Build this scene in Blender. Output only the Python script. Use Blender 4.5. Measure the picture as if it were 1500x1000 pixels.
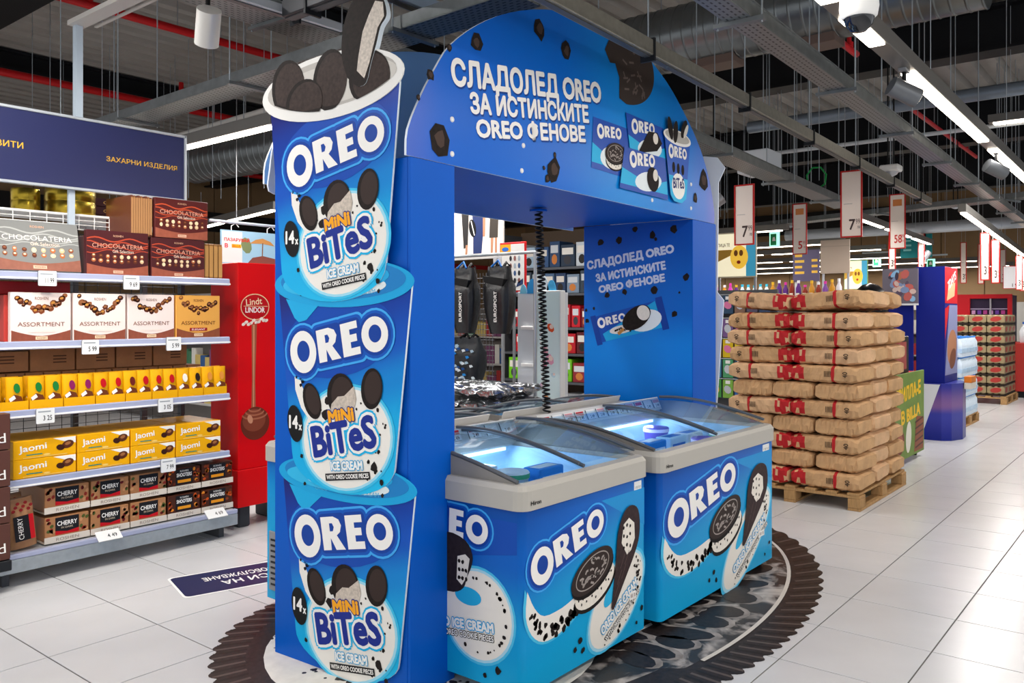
import bpy, math, random
from mathutils import Vector, Matrix
S = bpy.context.scene
COL = S.collection
for _o in list(bpy.data.objects): bpy.data.objects.remove(_o)
R_ = math.radians
# ---------------------------------------------------------------- camera, world, exposure
cam = bpy.data.objects.new('camera', bpy.data.cameras.new('camera')); COL.objects.link(cam)
cam.location = (0, 0, 1.6); cam.rotation_euler = (R_(90), 0, R_(38.944 - 90))
cam.data.sensor_width = 36; cam.data.lens = 36 * 1225 / 1500; cam.data.shift_y = -40 / 1500
cam.data.clip_start = 0.05; cam.data.clip_end = 200
S.camera = cam
W = bpy.data.worlds.new('world'); S.world = W; W.use_nodes = True
W.node_tree.nodes['Background'].inputs[0].default_value = (0.93, 0.96, 1.0, 1)
W.node_tree.nodes['Background'].inputs[1].default_value = 0.70
S.view_settings.view_transform = 'Standard'; S.view_settings.look = 'None'
S.view_settings.exposure = 0.5; S.view_settings.gamma = 1; S.view_settings.use_curve_mapping = False
LAMP_W = 19.0          # watts of one LED strip lamp segment
# ---------------------------------------------------------------- materials
def lin(h):
    h = h.lstrip('#'); c = [int(h[i:i+2], 16) / 255 for i in (0, 2, 4)]
    return tuple((x / 12.92 if x <= .04045 else ((x + .055) / 1.055) ** 2.4) for x in c) + (1,)
_M = {}
def M(hx, rough=.5, metal=0., spec=.2, var=0., scale=25., bump=0., stretch=None):
    k = (hx, rough, metal, spec, var, scale, bump, stretch)
    if k in _M: return _M[k]
    m = bpy.data.materials.new('surface_' + hx.strip('#')); m.use_nodes = True; nt = m.node_tree
    b = nt.nodes['Principled BSDF']; b.inputs['Base Color'].default_value = lin(hx)
    b.inputs['Roughness'].default_value = rough; b.inputs['Metallic'].default_value = metal
    b.inputs['Specular IOR Level'].default_value = spec
    if var or bump:
        tc = nt.nodes.new('ShaderNodeTexCoord'); n = nt.nodes.new('ShaderNodeTexNoise'); n.inputs['Scale'].default_value = scale
        n.inputs['Detail'].default_value = 4
        mp = nt.nodes.new('ShaderNodeMapping'); nt.links.new(tc.outputs['Object'], mp.inputs[0]); nt.links.new(mp.outputs[0], n.inputs['Vector'])
        if stretch: mp.inputs['Scale'].default_value = stretch
        if var:
            mr = nt.nodes.new('ShaderNodeMapRange'); mr.inputs[1].default_value = .3; mr.inputs[2].default_value = .7
            mr.inputs[3].default_value = 1 - var; mr.inputs[4].default_value = 1 + var
            hs = nt.nodes.new('ShaderNodeHueSaturation'); hs.inputs['Color'].default_value = lin(hx)
            nt.links.new(n.outputs['Fac'], mr.inputs[0]); nt.links.new(mr.outputs[0], hs.inputs['Value']); nt.links.new(hs.outputs[0], b.inputs['Base Color'])
        if bump:
            bp = nt.nodes.new('ShaderNodeBump'); bp.inputs['Strength'].default_value = bump; bp.inputs['Distance'].default_value = .02
            nt.links.new(n.outputs['Fac'], bp.inputs['Height']); nt.links.new(bp.outputs[0], b.inputs['Normal'])
    _M[k] = m; return m
def G(stops, axis=2, rough=.35, axis2=None, mix=.5):
    """colour ramp printed along the object's own bounding box"""
    k = ('g', tuple(stops), axis, rough, axis2, mix)
    if k in _M: return _M[k]
    m = bpy.data.materials.new('printed_gradient'); m.use_nodes = True; nt = m.node_tree
    b = nt.nodes['Principled BSDF']; b.inputs['Roughness'].default_value = rough; b.inputs['Specular IOR Level'].default_value = .18
    tc = nt.nodes.new('ShaderNodeTexCoord'); sp = nt.nodes.new('ShaderNodeSeparateXYZ'); nt.links.new(tc.outputs['Generated'], sp.inputs[0])
    r = nt.nodes.new('ShaderNodeValToRGB'); r.color_ramp.interpolation = 'EASE'
    src = sp.outputs[axis]
    if axis2 is not None:
        a = nt.nodes.new('ShaderNodeMath'); a.operation = 'MULTIPLY'; a.inputs[1].default_value = mix; nt.links.new(sp.outputs[axis2], a.inputs[0])
        c = nt.nodes.new('ShaderNodeMath'); c.operation = 'MULTIPLY_ADD'; c.inputs[1].default_value = 1 - abs(mix); nt.links.new(sp.outputs[axis], c.inputs[0])
        nt.links.new(a.outputs[0], c.inputs[2]); src = c.outputs[0]
    nt.links.new(src, r.inputs[0]); e = r.color_ramp.elements
    e[0].position = stops[0][0]; e[0].color = lin(stops[0][1]); e[1].position = stops[-1][0]; e[1].color = lin(stops[-1][1])
    for p, h in stops[1:-1]: x = e.new(p); x.color = lin(h)
    nt.links.new(r.outputs[0], b.inputs['Base Color']); _M[k] = m; return m
def E(hx, st):
    k = ('e', hx, st)
    if k in _M: return _M[k]
    m = bpy.data.materials.new('lit_' + hx.strip('#')); m.use_nodes = True; b = m.node_tree.nodes['Principled BSDF']
    b.inputs['Base Color'].default_value = lin(hx); b.inputs['Emission Color'].default_value = lin(hx); b.inputs['Emission Strength'].default_value = st
    _M[k] = m; return m
def MARB(dark, light, scale, lo, hi, rough=.4):
    k = ('marb', dark, light, scale, lo)
    if k in _M: return _M[k]
    m = bpy.data.materials.new('printed_relief'); m.use_nodes = True; nt = m.node_tree; b = nt.nodes['Principled BSDF']; b.inputs['Roughness'].default_value = rough
    tc = nt.nodes.new('ShaderNodeTexCoord'); n = nt.nodes.new('ShaderNodeTexNoise'); n.inputs['Scale'].default_value = scale; n.inputs['Detail'].default_value = 6; n.inputs['Distortion'].default_value = 1.2
    r = nt.nodes.new('ShaderNodeValToRGB'); r.color_ramp.elements[0].position = lo; r.color_ramp.elements[0].color = lin(dark); r.color_ramp.elements[1].position = hi; r.color_ramp.elements[1].color = lin(light)
    nt.links.new(tc.outputs['Object'], n.inputs['Vector']); nt.links.new(n.outputs['Fac'], r.inputs[0]); nt.links.new(r.outputs[0], b.inputs['Base Color']); _M[k] = m; return m
def glass():
    if 'glass' in _M: return _M['glass']
    m = bpy.data.materials.new('clear_glass'); m.use_nodes = True; nt = m.node_tree; nt.nodes.clear()
    o = nt.nodes.new('ShaderNodeOutputMaterial'); mx = nt.nodes.new('ShaderNodeMixShader'); t = nt.nodes.new('ShaderNodeBsdfTransparent')
    g = nt.nodes.new('ShaderNodeBsdfGlossy'); f = nt.nodes.new('ShaderNodeFresnel'); f.inputs[0].default_value = 1.5
    t.inputs[0].default_value = (.74, .88, .97, 1); g.inputs['Roughness'].default_value = .05; g.inputs[0].default_value = (.8, .92, 1, 1)
    k_ = nt.nodes.new('ShaderNodeMath'); k_.operation = 'MULTIPLY'; k_.inputs[1].default_value = .7; nt.links.new(f.outputs[0], k_.inputs[0]); nt.links.new(k_.outputs[0], mx.inputs[0]); nt.links.new(t.outputs[0], mx.inputs[1]); nt.links.new(g.outputs[0], mx.inputs[2]); nt.links.new(mx.outputs[0], o.inputs[0])
    _M['glass'] = m; return m
WHITE = M('#f2f1ee', .45); BLACK = M('#0c0c0e', .5); GREY = M('#8b8d90', .4); STEEL = M('#a9acad', .35, .8, var=.08)
GALV = M('#7b7f80', .42, .6, var=.15, scale=12); DARKM = M('#26282b', .45, .3); BLUE = M('#0059c0', .42, 0, .15, .02, 3); COOKIE = M('#1f1714', .7, var=.35, scale=60)
CREAM = M('#ece4d8', .6, var=.05, scale=60); NAVY = M('#14246e', .4); CYAN = M('#12b2e6', .4); LBLUE = M('#3fa6ee', .4); RED = M('#d3121c', .4); CHOC = M('#6a3420', .35)
PW = M('#f4f1ec', .4)
# ---------------------------------------------------------------- mesh builder
class Fr:
    def __init__(s, o, u, v):
        s.o = Vector(o); s.u = Vector(u).normalized(); s.v = Vector(v).normalized(); s.n = s.u.cross(s.v)
    def p(s, a, b, c=0.): return s.o + s.u * a + s.v * b + s.n * c
def FX(x, y0=0., z0=0.): return Fr((x, y0, z0), (0, -1, 0), (0, 0, 1))      # faces -X
def FY(y, x0=0., z0=0.): return Fr((x0, y, z0), (1, 0, 0), (0, 0, 1))       # faces -Y
def FZ(z): return Fr((0, 0, z), (1, 0, 0), (0, 1, 0))
_T = {}
def tmesh(s, bold, res=3):
    k = (s, bold)
    if k not in _T:
        c = bpy.data.curves.new('t', 'FONT'); c.body = s; c.offset = bold; c.resolution_u = res; c.align_x = 'LEFT'
        o = bpy.data.objects.new('t', c); me = bpy.data.meshes.new_from_object(o)
        vs = [(v.co.x, v.co.y) for v in me.vertices]; fs = [tuple(p.vertices) for p in me.polygons]
        bpy.data.meshes.remove(me); bpy.data.objects.remove(o); bpy.data.curves.remove(c)
        _T[k] = (vs, fs)
    return _T[k]
def ell(cx, cy, rx, ry, rot=0., n=24, a0=0., a1=360.):
    out = []; c, s = math.cos(R_(rot)), math.sin(R_(rot)); full = abs(a1 - a0) >= 359.9
    for i in range(n if full else n + 1):
        t = R_(a0 + (a1 - a0) * i / n); x, y = rx * math.cos(t), ry * math.sin(t); out.append((cx + x * c - y * s, cy + x * s + y * c))
    return out
def rot2(pts, cx, cy, a):
    c, s = math.cos(R_(a)), math.sin(R_(a)); return [(cx + x * c - y * s, cy + x * s + y * c) for x, y in pts]
def rrect(x0, x1, y0, y1, r, n=4):
    out = []
    for cx, cy, a in ((x1 - r, y1 - r, 0), (x0 + r, y1 - r, 90), (x0 + r, y0 + r, 180), (x1 - r, y0 + r, 270)):
        for i in range(n + 1): t = R_(a + 90 * i / n); out.append((cx + r * math.cos(t), cy + r * math.sin(t)))
    return out
class MB:
    def __init__(s): s.v = []; s.f = []; s.m = []; s.mats = []; s.sm = []
    def mi(s, m):
        if m not in s.mats: s.mats.append(m)
        return s.mats.index(m)
    def add(s, pts, faces, m, smooth=False):
        b = len(s.v); s.v += [Vector(p) for p in pts]; k = s.mi(m)
        for f in faces: s.f.append(tuple(b + i for i in f)); s.m.append(k); s.sm.append(smooth)
        return s
    def box(s, x0, x1, y0, y1, z0, z1, m, c=0.):
        if x1 < x0: x0, x1 = x1, x0
        if y1 < y0: y0, y1 = y1, y0
        if z1 < z0: z0, z1 = z1, z0
        if not c:
            p = [(x, y, z) for x in (x0, x1) for y in (y0, y1) for z in (z0, z1)]
            return s.add(p, [(0, 1, 3, 2), (4, 6, 7, 5), (0, 4, 5, 1), (2, 3, 7, 6), (0, 2, 6, 4), (1, 5, 7, 3)], m)
        c = min(c, (x1-x0)*.45, (y1-y0)*.45, (z1-z0)*.45)
        C = Vector(((x0+x1)/2, (y0+y1)/2, (z0+z1)/2)); h = ((x1-x0)/2, (y1-y0)/2, (z1-z0)/2); P = []; ix = {}
        for sx in (-1, 1):
            for sy in (-1, 1):
                for sz in (-1, 1):
                    for a in range(3):
                        q = [sx*(h[0]-(c if a != 0 else 0)), sy*(h[1]-(c if a != 1 else 0)), sz*(h[2]-(c if a != 2 else 0))]
                        ix[(sx, sy, sz, a)] = len(P); P.append(C + Vector(q))
        F = []
        for q in (-1, 1):
            F += [[ix[(q, a, b, 0)] for a, b in ((-1,-1),(1,-1),(1,1),(-1,1))], [ix[(a, q, b, 1)] for a, b in ((-1,-1),(1,-1),(1,1),(-1,1))], [ix[(a, b, q, 2)] for a, b in ((-1,-1),(1,-1),(1,1),(-1,1))]]
        for a in (-1, 1):
            for b in (-1, 1):
                F += [[ix[(a,b,-1,0)], ix[(a,b,1,0)], ix[(a,b,1,1)], ix[(a,b,-1,1)]], [ix[(a,-1,b,0)], ix[(a,1,b,0)], ix[(a,1,b,2)], ix[(a,-1,b,2)]], [ix[(-1,a,b,1)], ix[(1,a,b,1)], ix[(1,a,b,2)], ix[(-1,a,b,2)]]]
                for d in (-1, 1): F.append([ix[(a,b,d,0)], ix[(a,b,d,1)], ix[(a,b,d,2)]])
        for f in F:
            n = (P[f[1]]-P[f[0]]).cross(P[f[2]]-P[f[0]]); g = sum((P[i] for i in f), Vector())/len(f) - C
            if n.dot(g) < 0: f.reverse()
        return s.add(P, F, m)
    def loft(s, loops, m, smooth=True, cap0=True, cap1=True, closed=True):
        n = len(loops[0]); P = [q for l in loops for q in l]; F = []
        for k in range(len(loops)-1):
            for i in range(n if closed else n-1): j = (i+1) % n; F.append((k*n+i, k*n+j, (k+1)*n+j, (k+1)*n+i))
        s.add(P, F, m, smooth)
        if cap0: s.add(list(reversed(loops[0])), [tuple(range(n))], m)
        if cap1: s.add(loops[-1], [tuple(range(n))], m)
        return s
    def tube(s, path, r, m, seg=8, caps=True, smooth=True):
        P = [Vector(p) for p in path]; L = []; up = None
        for i, p in enumerate(P):
            t = (P[min(i+1, len(P)-1)] - P[max(i-1, 0)]).normalized()
            if up is None:
                up = Vector((0,0,1)) if abs(t.z) < .9 else Vector((1,0,0))
            a = t.cross(up).normalized(); up = a.cross(t).normalized(); rr = r[i] if isinstance(r, (list, tuple)) else r
            L.append([p + (a*math.cos(2*math.pi*k/seg) + up*math.sin(2*math.pi*k/seg))*rr for k in range(seg)])
        return s.loft(L, m, smooth, caps, caps)
    def cyl(s, a, b, r, m, r2=None, seg=12): return s.tube([a, b], [r, r if r2 is None else r2], m, seg)
    def lathe(s, prof, c, m, seg=16, smooth=True):
        c = Vector(c); return s.loft([[c + Vector((r*math.cos(2*math.pi*k/seg), r*math.sin(2*math.pi*k/seg), z)) for k in range(seg)] for r, z in prof], m, smooth)
    def poly(s, fr, pts, off, m): return s.add([fr.p(x, y, off) for x, y in pts], [tuple(range(len(pts)))], m)
    def prism(s, fr, pts, o0, o1, m, mside=None):
        n = len(pts); A = [fr.p(x, y, o0) for x, y in pts]; B = [fr.p(x, y, o1) for x, y in pts]
        area = sum(pts[i][0]*pts[(i+1) % n][1] - pts[(i+1) % n][0]*pts[i][1] for i in range(n))
        if area < 0: A.reverse(); B.reverse()
        s.add(B, [tuple(range(n))], m); s.add(A, [tuple(reversed(range(n)))], mside or m)
        return s.add(A + B, [(i, (i+1) % n, n+(i+1) % n, n+i) for i in range(n)], mside or m)
    def rect(s, fr, x0, x1, y0, y1, off, m): return s.poly(fr, [(x0,y0),(x1,y0),(x1,y1),(x0,y1)], off, m)
    def stroke(s, fr, pts, w, off, m):
        P = [Vector((x, y, 0)) for x, y in pts]; L = []; R = []
        for i, p in enumerate(P):
            t = (P[min(i+1, len(P)-1)] - P[max(i-1, 0)]).normalized(); n = Vector((-t.y, t.x, 0))*w/2; L.append(p+n); R.append(p-n)
        V = [fr.p(q.x, q.y, off) for q in L+R]; n = len(P)
        return s.add(V, [(n+i, n+i+1, i+1, i) for i in range(n-1)], m)
    def text(s, st, fr, cx, cy, w, h, m, off=.001, rot=0., bold=.0, halo=None):
        vs, fs = tmesh(st, 0.)
        x0 = min(v[0] for v in vs)-bold; x1 = max(v[0] for v in vs)+bold; y0 = min(v[1] for v in vs)-bold; y1 = max(v[1] for v in vs)+bold
        kx = w/(x1-x0); ky = h/(y1-y0) if h else kx; mx, my = (x0+x1)/2, (y0+y1)/2
        for hb, hm, ho in (halo or []) + [(bold, m, off)]:     # bold: the outline is thickened by shifted copies
            n = 0 if hb < .004 else 4 if hb < .025 else 8 if hb < .08 else 12
            for k in range(max(n, 1)):
                dx, dy = (hb*math.cos(2*math.pi*k/n), hb*math.sin(2*math.pi*k/n)) if n else (0, 0)
                s.add([fr.p(*q, ho + k*2e-6) for q in rot2([((x-mx+dx)*kx, (y-my+dy)*ky) for x, y in vs], cx, cy, rot)], fs, hm)
        return s
    def mesh(s, name):
        me = bpy.data.meshes.new(name); me.from_pydata([tuple(v) for v in s.v], [], s.f)
        for m in s.mats: me.materials.append(m)
        me.polygons.foreach_set('material_index', s.m); me.polygons.foreach_set('use_smooth', s.sm); me.update(); return me
OFF = {}
def tag(o, label=None, cat=None, group=None, kind=None):
    if label: o['label'] = label
    if cat: o['category'] = cat
    if group: o['group'] = group
    if kind: o['kind'] = kind
    return o
def obj(name, mesh, parent=None, loc=(0,0,0), rz=0., **k):
    o = bpy.data.objects.new(name, mesh); COL.objects.link(o); o.parent = parent; o.location = loc; o.rotation_euler = (0, 0, rz); return tag(o, **k)
def build(mb, name, parent=None, **k):
    """parts: world coordinates of an unrotated thing, or the thing's own when it was made with local=True"""
    if parent is not None:
        off = OFF.get(parent.name, Vector())
        mb.v = [v - off for v in mb.v]; o = obj(name, mb.mesh(name), parent, **k); OFF[o.name] = off; return o
    xs = [v.x for v in mb.v]; ys = [v.y for v in mb.v]; zs = [v.z for v in mb.v]
    c = Vector(((min(xs)+max(xs))/2, (min(ys)+max(ys))/2, min(zs))); mb.v = [v - c for v in mb.v]
    o = obj(name, mb.mesh(name), None, c, **k); OFF[o.name] = c; return o
def thing(name, label, cat, loc=(0,0,0), rz=0., group=None, local=False, kind=None):
    o = obj(name, None, None, loc, rz); tag(o, label, cat, group, kind); o.empty_display_size = .1
    OFF[o.name] = Vector() if local else Vector(loc); return o
def dup(o, loc, rz=None, label=None, group=None, parent=None):
    c = o.copy(); COL.objects.link(c); c.parent = parent
    if loc is not None: c.location = loc
    if rz is not None: c.rotation_euler = (0, 0, rz)
    if label: c['label'] = label
    if group: c['group'] = group
    for ch in o.children: dup(ch, None, parent=c)
    return c
rng = random.Random(7)
ORD = ['first', 'second', 'third', 'fourth', 'fifth', 'sixth', 'seventh', 'eighth', 'ninth', 'tenth', 'eleventh', 'twelfth', 'thirteenth', 'fourteenth', 'fifteenth', 'sixteenth', 'seventeenth', 'eighteenth', 'nineteenth', 'twentieth', 'twenty first', 'twenty second', 'twenty third', 'twenty fourth']
# ---------------------------------------------------------------- printed motifs
def crumb(mb, fr, x, y, r, off, m=None, seed=None):
    q = random.Random(seed if seed is not None else int((x*997+y*131)*1000)); n = q.choice((7, 8, 9)); a0 = q.random()*360
    mb.poly(fr, [(x + r*(.62+.5*q.random())*math.cos(R_(a0+360*i/n)), y + r*(.62+.5*q.random())*math.sin(R_(a0+360*i/n))) for i in range(n)], off, m or COOKIE)
def logo(mb, fr, cx, cy, w, rot, off, hs=1., halo=True):
    """four chunky white letters with a blue and a light outline"""
    def tr(pts): return rot2([((x-.5)*w, y*w*hs) for x, y in pts], cx, cy, rot)
    DB = M('#0a3f9c', .4); H = .25
    Rl = [(0,0),(0,H),(.13,H),(.185,.9*H),(.205,.72*H),(.185,.52*H),(.15,.43*H),(.225,0),(.13,0),(.085,.36*H),(.08,0)]
    El = [(0,0),(0,H),(.165,H),(.165,.78*H),(.085,.78*H),(.085,.62*H),(.15,.62*H),(.15,.40*H),(.085,.40*H),(.085,.22*H),(.17,.22*H),(.17,0)]
    rx, ex, y0 = .30, .55, -.12
    if halo:
        for e, m, o in ((.062, LBLUE, 0), (.045, M('#0b55b8', .4), .0004), (.024, DB, .0008)):
            mb.poly(fr, tr(ell(.14, -.005, .14+e, .165+e)), off+o, m); mb.poly(fr, tr(ell(.87, -.005, .125+e, .13+e)), off+o+.0001, m)
            mb.poly(fr, tr(rrect(rx-e, rx+.225+e, y0-e, y0+H+e, .03+e*.5)), off+o+.0002, m); mb.poly(fr, tr(rrect(ex-e, ex+.17+e, y0-e, y0+H+e, .03+e*.5)), off+o+.0003, m)
    o = off + .0016
    for c, ax, ay in ((.14, .14, .165), (.87, .125, .13)):
        A = tr(ell(c, -.005, ax, ay, n=28)); B = tr(ell(c+.004, 0, ax*.48, ay*.5, n=28)); n = 28
        mb.add([fr.p(*q, o) for q in A+B], [(i, (i+1) % n, n+(i+1) % n, n+i) for i in range(n)], PW)
    mb.poly(fr, tr([(rx+x, y0+y) for x, y in Rl]), o, PW); mb.poly(fr, tr([(rx+x, y0+y) for x, y in ((.085,.56*H),(.085,.8*H),(.115,.8*H),(.13,.68*H),(.115,.56*H))]), o+.0004, DB)
    mb.poly(fr, tr([(ex+x, y0+y) for x, y in El]), o, PW)
def emboss(mb, fr, cx, cy, rx, ry, rot, off, m, n=26, seed=3):
    """wafer relief lines"""
    q = random.Random(seed); tw = lambda pts: rot2([(x*rx, y*ry) for x, y in pts], cx, cy, rot)
    mb_ring = ell(0, 0, .78, .78, n=36); mb.stroke(fr, tw(mb_ring + mb_ring[:1]), rx*.03, off, m)
    for i in range(n):
        a = q.random()*6.28; r = math.sqrt(q.random())*.62; x, y = r*math.cos(a), r*math.sin(a); b = q.random()*6.28
        mb.stroke(fr, tw([(x+.11*t*math.cos(b)+.03*math.sin(t*3), y+.11*t*math.sin(b)+.04*math.cos(t*3)) for t in (-1, -.4, .2, .8)]), rx*.055, off, m)
def sandwich(mb, fr, cx, cy, r, rot, off, sq=.62, th=.36):
    """chocolate wafer with cream, seen at an angle"""
    d = r*th; dn = rot2([(0, -d)], 0, 0, rot)[0]
    mb.poly(fr, ell(cx+dn[0], cy+dn[1], r*.98, r*sq, rot, 28), off, M('#1d1614', .6)); mb.poly(fr, ell(cx+dn[0]*.82, cy+dn[1]*.82, r*.95, r*sq*.98, rot, 28), off+.0004, CREAM)
    for i in range(16):
        a = R_(200+140*i/15); x, y = rot2([(r*.9*math.cos(a), r*sq*.9*math.sin(a) - d*(.2+.5*((i*7) % 5)/5))], cx, cy, rot)[0]; crumb(mb, fr, x, y, r*.04, off+.0008, seed=i)
    mb.poly(fr, ell(cx+dn[0]*.2, cy+dn[1]*.2, r, r*sq, rot, 32), off+.0012, M('#15100f', .6)); mb.poly(fr, ell(cx, cy, r, r*sq, rot, 32), off+.0016, M('#332825', .6))
    emboss(mb, fr, cx, cy, r, r*sq, rot, off+.002, M('#a59a94', .6), 24)
def smear(mb, fr, cx, cy, rx, ry, rot, off, core='#efe9df', edge='#a9dbf0'):
    for k, (e, h) in enumerate(((1.12, '#4cc0ea'), (1.06, edge), (1., core))): mb.poly(fr, ell(cx, cy, rx*e, ry*e, rot, 32), off+.0004*k, M(h, .45))
# ================================================================ the setting
TS = .532; TX0, TY0 = 1.675, .945
floor = build(MB().box(-4, 26, -8, 19, -.12, -.005, M('#6a6764', .8)), 'floor', kind='structure')
TILE = M('#cfcfd0', .25, 0, .4, .035, 2.5)
tm = MB(); h_ = TS/2 - .0032; tm.box(-h_, h_, -h_, h_, -.0048, 0, TILE, .0012); tmesh_ = tm.mesh('tile')
_Fd = (math.cos(R_(38.944)), math.sin(R_(38.944))); cells = []
for i in range(-10, 46):
    for j in range(-16, 34):
        x, y = TX0 + (i+.5)*TS, TY0 + (j+.5)*TS; d = x*_Fd[0] + y*_Fd[1]
        if not (-4 < x < 26 and -8 < y < 19): continue
        l = x*_Fd[1] - y*_Fd[0]; vis = d > 1 and abs(l/d) < .66 and d > 3.2
        hid = (2.5 < x < 5.1 and 2.4 < y < 3.9)
        cells.append((0 if (vis and not hid) else 1, d, x, y))
cells.sort(); near = cells[:290]; far = cells[290:]
fo = OFF[floor.name]
for _, d, x, y in near: obj('tile', tmesh_, floor, Vector((x, y, 0)) - fo)
fm = MB()
for _, d, x, y in far: fm.box(x-h_, x+h_, y-h_, y+h_, -.0048, 0, TILE)
build(fm, 'far_tiles', floor, kind='stuff')
# roof deck with ribs along X
cm = MB(); DECK = M('#9c9892', .6, .1, var=.06, scale=3); prof = []
y = -8.
while y < 19: prof += [(y, 5.16), (y+.10, 5.16), (y+.14, 5.08), (y+.26, 5.08)]; y += .30
n = len(prof)
cm.add([(-4, a, b) for a, b in prof] + [(26, a, b) for a, b in prof], [(i, i+1, n+i+1, n+i) for i in range(n-1)], DECK)
cm.box(-4, 26, -8, 19.1, 5.2, 5.3, DECK); build(cm, 'ceiling', kind='structure')
def panel_wall(name, along, c, a0, a1, step, m, joint):
    """wall of upright sandwich panels; every panel is a part"""
    w = MB()
    if along == 'x': w.box(a0, a1, c+.02, c+.15, 0, 5.2, joint)
    else: w.box(c+.02, c+.15, a0, a1, 0, 5.2, joint)
    o = build(w, name, kind='structure'); p = MB(); k = OFF[o.name]
    if along == 'x': p.box(-step/2+.008, step/2-.008, -.03, .02, .0, 5.19, m, .008)
    else: p.box(-.03, .02, -step/2+.008, step/2-.008, 0, 5.19, m, .008)
    me = p.mesh('panel'); a = a0 + step/2
    while a < a1: obj('panel', me, o, Vector((a, c, 0) if along == 'x' else (c, a, 0)) - k); a += step
    return o
TAN = M('#8a6f50', .7, var=.05, scale=2); JN = M('#4d3d2c', .8)
wl = panel_wall('wall_left', 'x', 18, -2, 26, 1.0, TAN, JN); wb = panel_wall('wall_back', 'y', 24, -6, 18, 1.0, TAN, JN)
bd = MB(); bd.box(-2, 24, 17.88, 17.965, 3.55, 4.0, M('#1f1d1c', .6)); build(bd, 'trim_1', kind='structure')
bd = MB(); bd.box(-2, 24, 17.88, 17.965, 3.05, 3.18, M('#a11a1c', .5)); build(bd, 'trim_2', kind='structure')
bd = MB(); bd.box(23.85, 23.965, -6, 17.8, 3.9, 4.5, M('#1f1d1c', .6)); build(bd, 'trim_3', kind='structure')
bd = MB(); bd.box(23.9, 23.965, -6, 17.8, 0, 1.9, M('#b9b6b0', .6)); build(bd, 'trim_4', kind='structure')
# black steel beams
def ibeam(along, c, a0, a1, z0, z1, w, label):
    mb = MB(); K = M('#1a1b1e', .5, .2); t = .03
    for (p0, p1, q0, q1) in ((-w/2, w/2, z0, z0+t), (-.02, .02, z0+t, z1-t), (-w/2, w/2, z1-t, z1)):
        if along == 'y': mb.box(c+p0, c+p1, a0, a1, q0, q1, K)
        else: mb.box(a0, a1, c+p0, c+p1, q0, q1, K)
    o = build(mb, 'roof_beam', label=label, cat='beam', group='black steel roof beams')
for x, z0 in ((3.3, 4.6), (10.8, 4.55), (15.2, 4.35), (19.5, 4.2)):
    ibeam('y', x, -8, 17.8, z0, 5.07, .34, {3.3: 'black steel roof beam at the upper left corner of the ceiling', 10.8: 'wide black roof beam above the right spotlights, running across the aisle', 15.2: 'second black roof beam across the aisle, behind the wide one', 19.5: 'black roof beam nearest the far tan wall'}[x])
for y, z0 in ((12.1, 4.8), (7.6, 4.85)):
    ibeam('x', y, -3, 23.8, z0, 5.07, .25, 'long black purlin beam above the navy sign' if y > 8 else 'black purlin beam over the middle of the hall')
# printed floor graphic: a big wafer lying under the display
FD = FZ(0); gm = MB(); DB_ = M('#2a2322', .4, var=.4, scale=40); out = []
def gout(t, grow=0.):
    """outline: round wafer on the left, long oval on the right"""
    c, s = math.cos(t), math.sin(t)
    a = (3.01, 2.88, 1.08+grow, 1.08+grow); b = (3.95, 2.95, 2.3+grow, 1.42+grow); best = 0
    ox, oy = 3.5, 2.9
    for (cx, cy, rx, ry) in (a, b):
        dx, dy = (ox-cx)/rx, (oy-cy)/ry; ux, uy = c/rx, s/ry; A = ux*ux+uy*uy; B = dx*ux+dy*uy; C = dx*dx+dy*dy-1
        r = (-B+math.sqrt(max(B*B-A*C, 0)))/A
        if rx > 2 and c < -.05 and s > -.35: r = min(r, .0)
        best = max(best, r)
    return ox+c*best, oy+s*best
N = 480; pts = [gout(2*math.pi*i/N, .035*abs(math.sin(2*math.pi*i/N*46)) - .02) for i in range(N)]
ctr = [(3.5, 2.9)]
gm.add([FD.p(*q, .0012) for q in ctr+pts], [(0, 1+i, 1+(i+1) % N) for i in range(N)], DB_)
inn = [gout(2*math.pi*i/96, -.20 if math.cos(2*math.pi*i/96) > -.1 else -.27) for i in range(96)]
SILV = MARB('#241f1e', '#b5ada7', 5.5, .46, .66)
gm.add([FD.p(*q, .0016) for q in ctr+inn], [(0, 1+i, 1+(i+1) % 96) for i in range(96)], SILV)
gm.poly(FD, ell(2.95, 2.88, .80, .80, 0, 40), .002, M('#e4ded4', .5, var=.06, scale=20))
q = random.Random(4)
for i in range(34):      # crumbs on the cream
    a, r = q.uniform(2.0, 4.2), q.uniform(.35, .78); x, y = 2.95+r*math.cos(a), 2.88+r*math.sin(a)
    for k in range(5): crumb(gm, FD, x+q.gauss(0, .03), y+q.gauss(0, .03), q.uniform(.006, .026), .0024+.0001*k, DB_, i*9+k)
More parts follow.
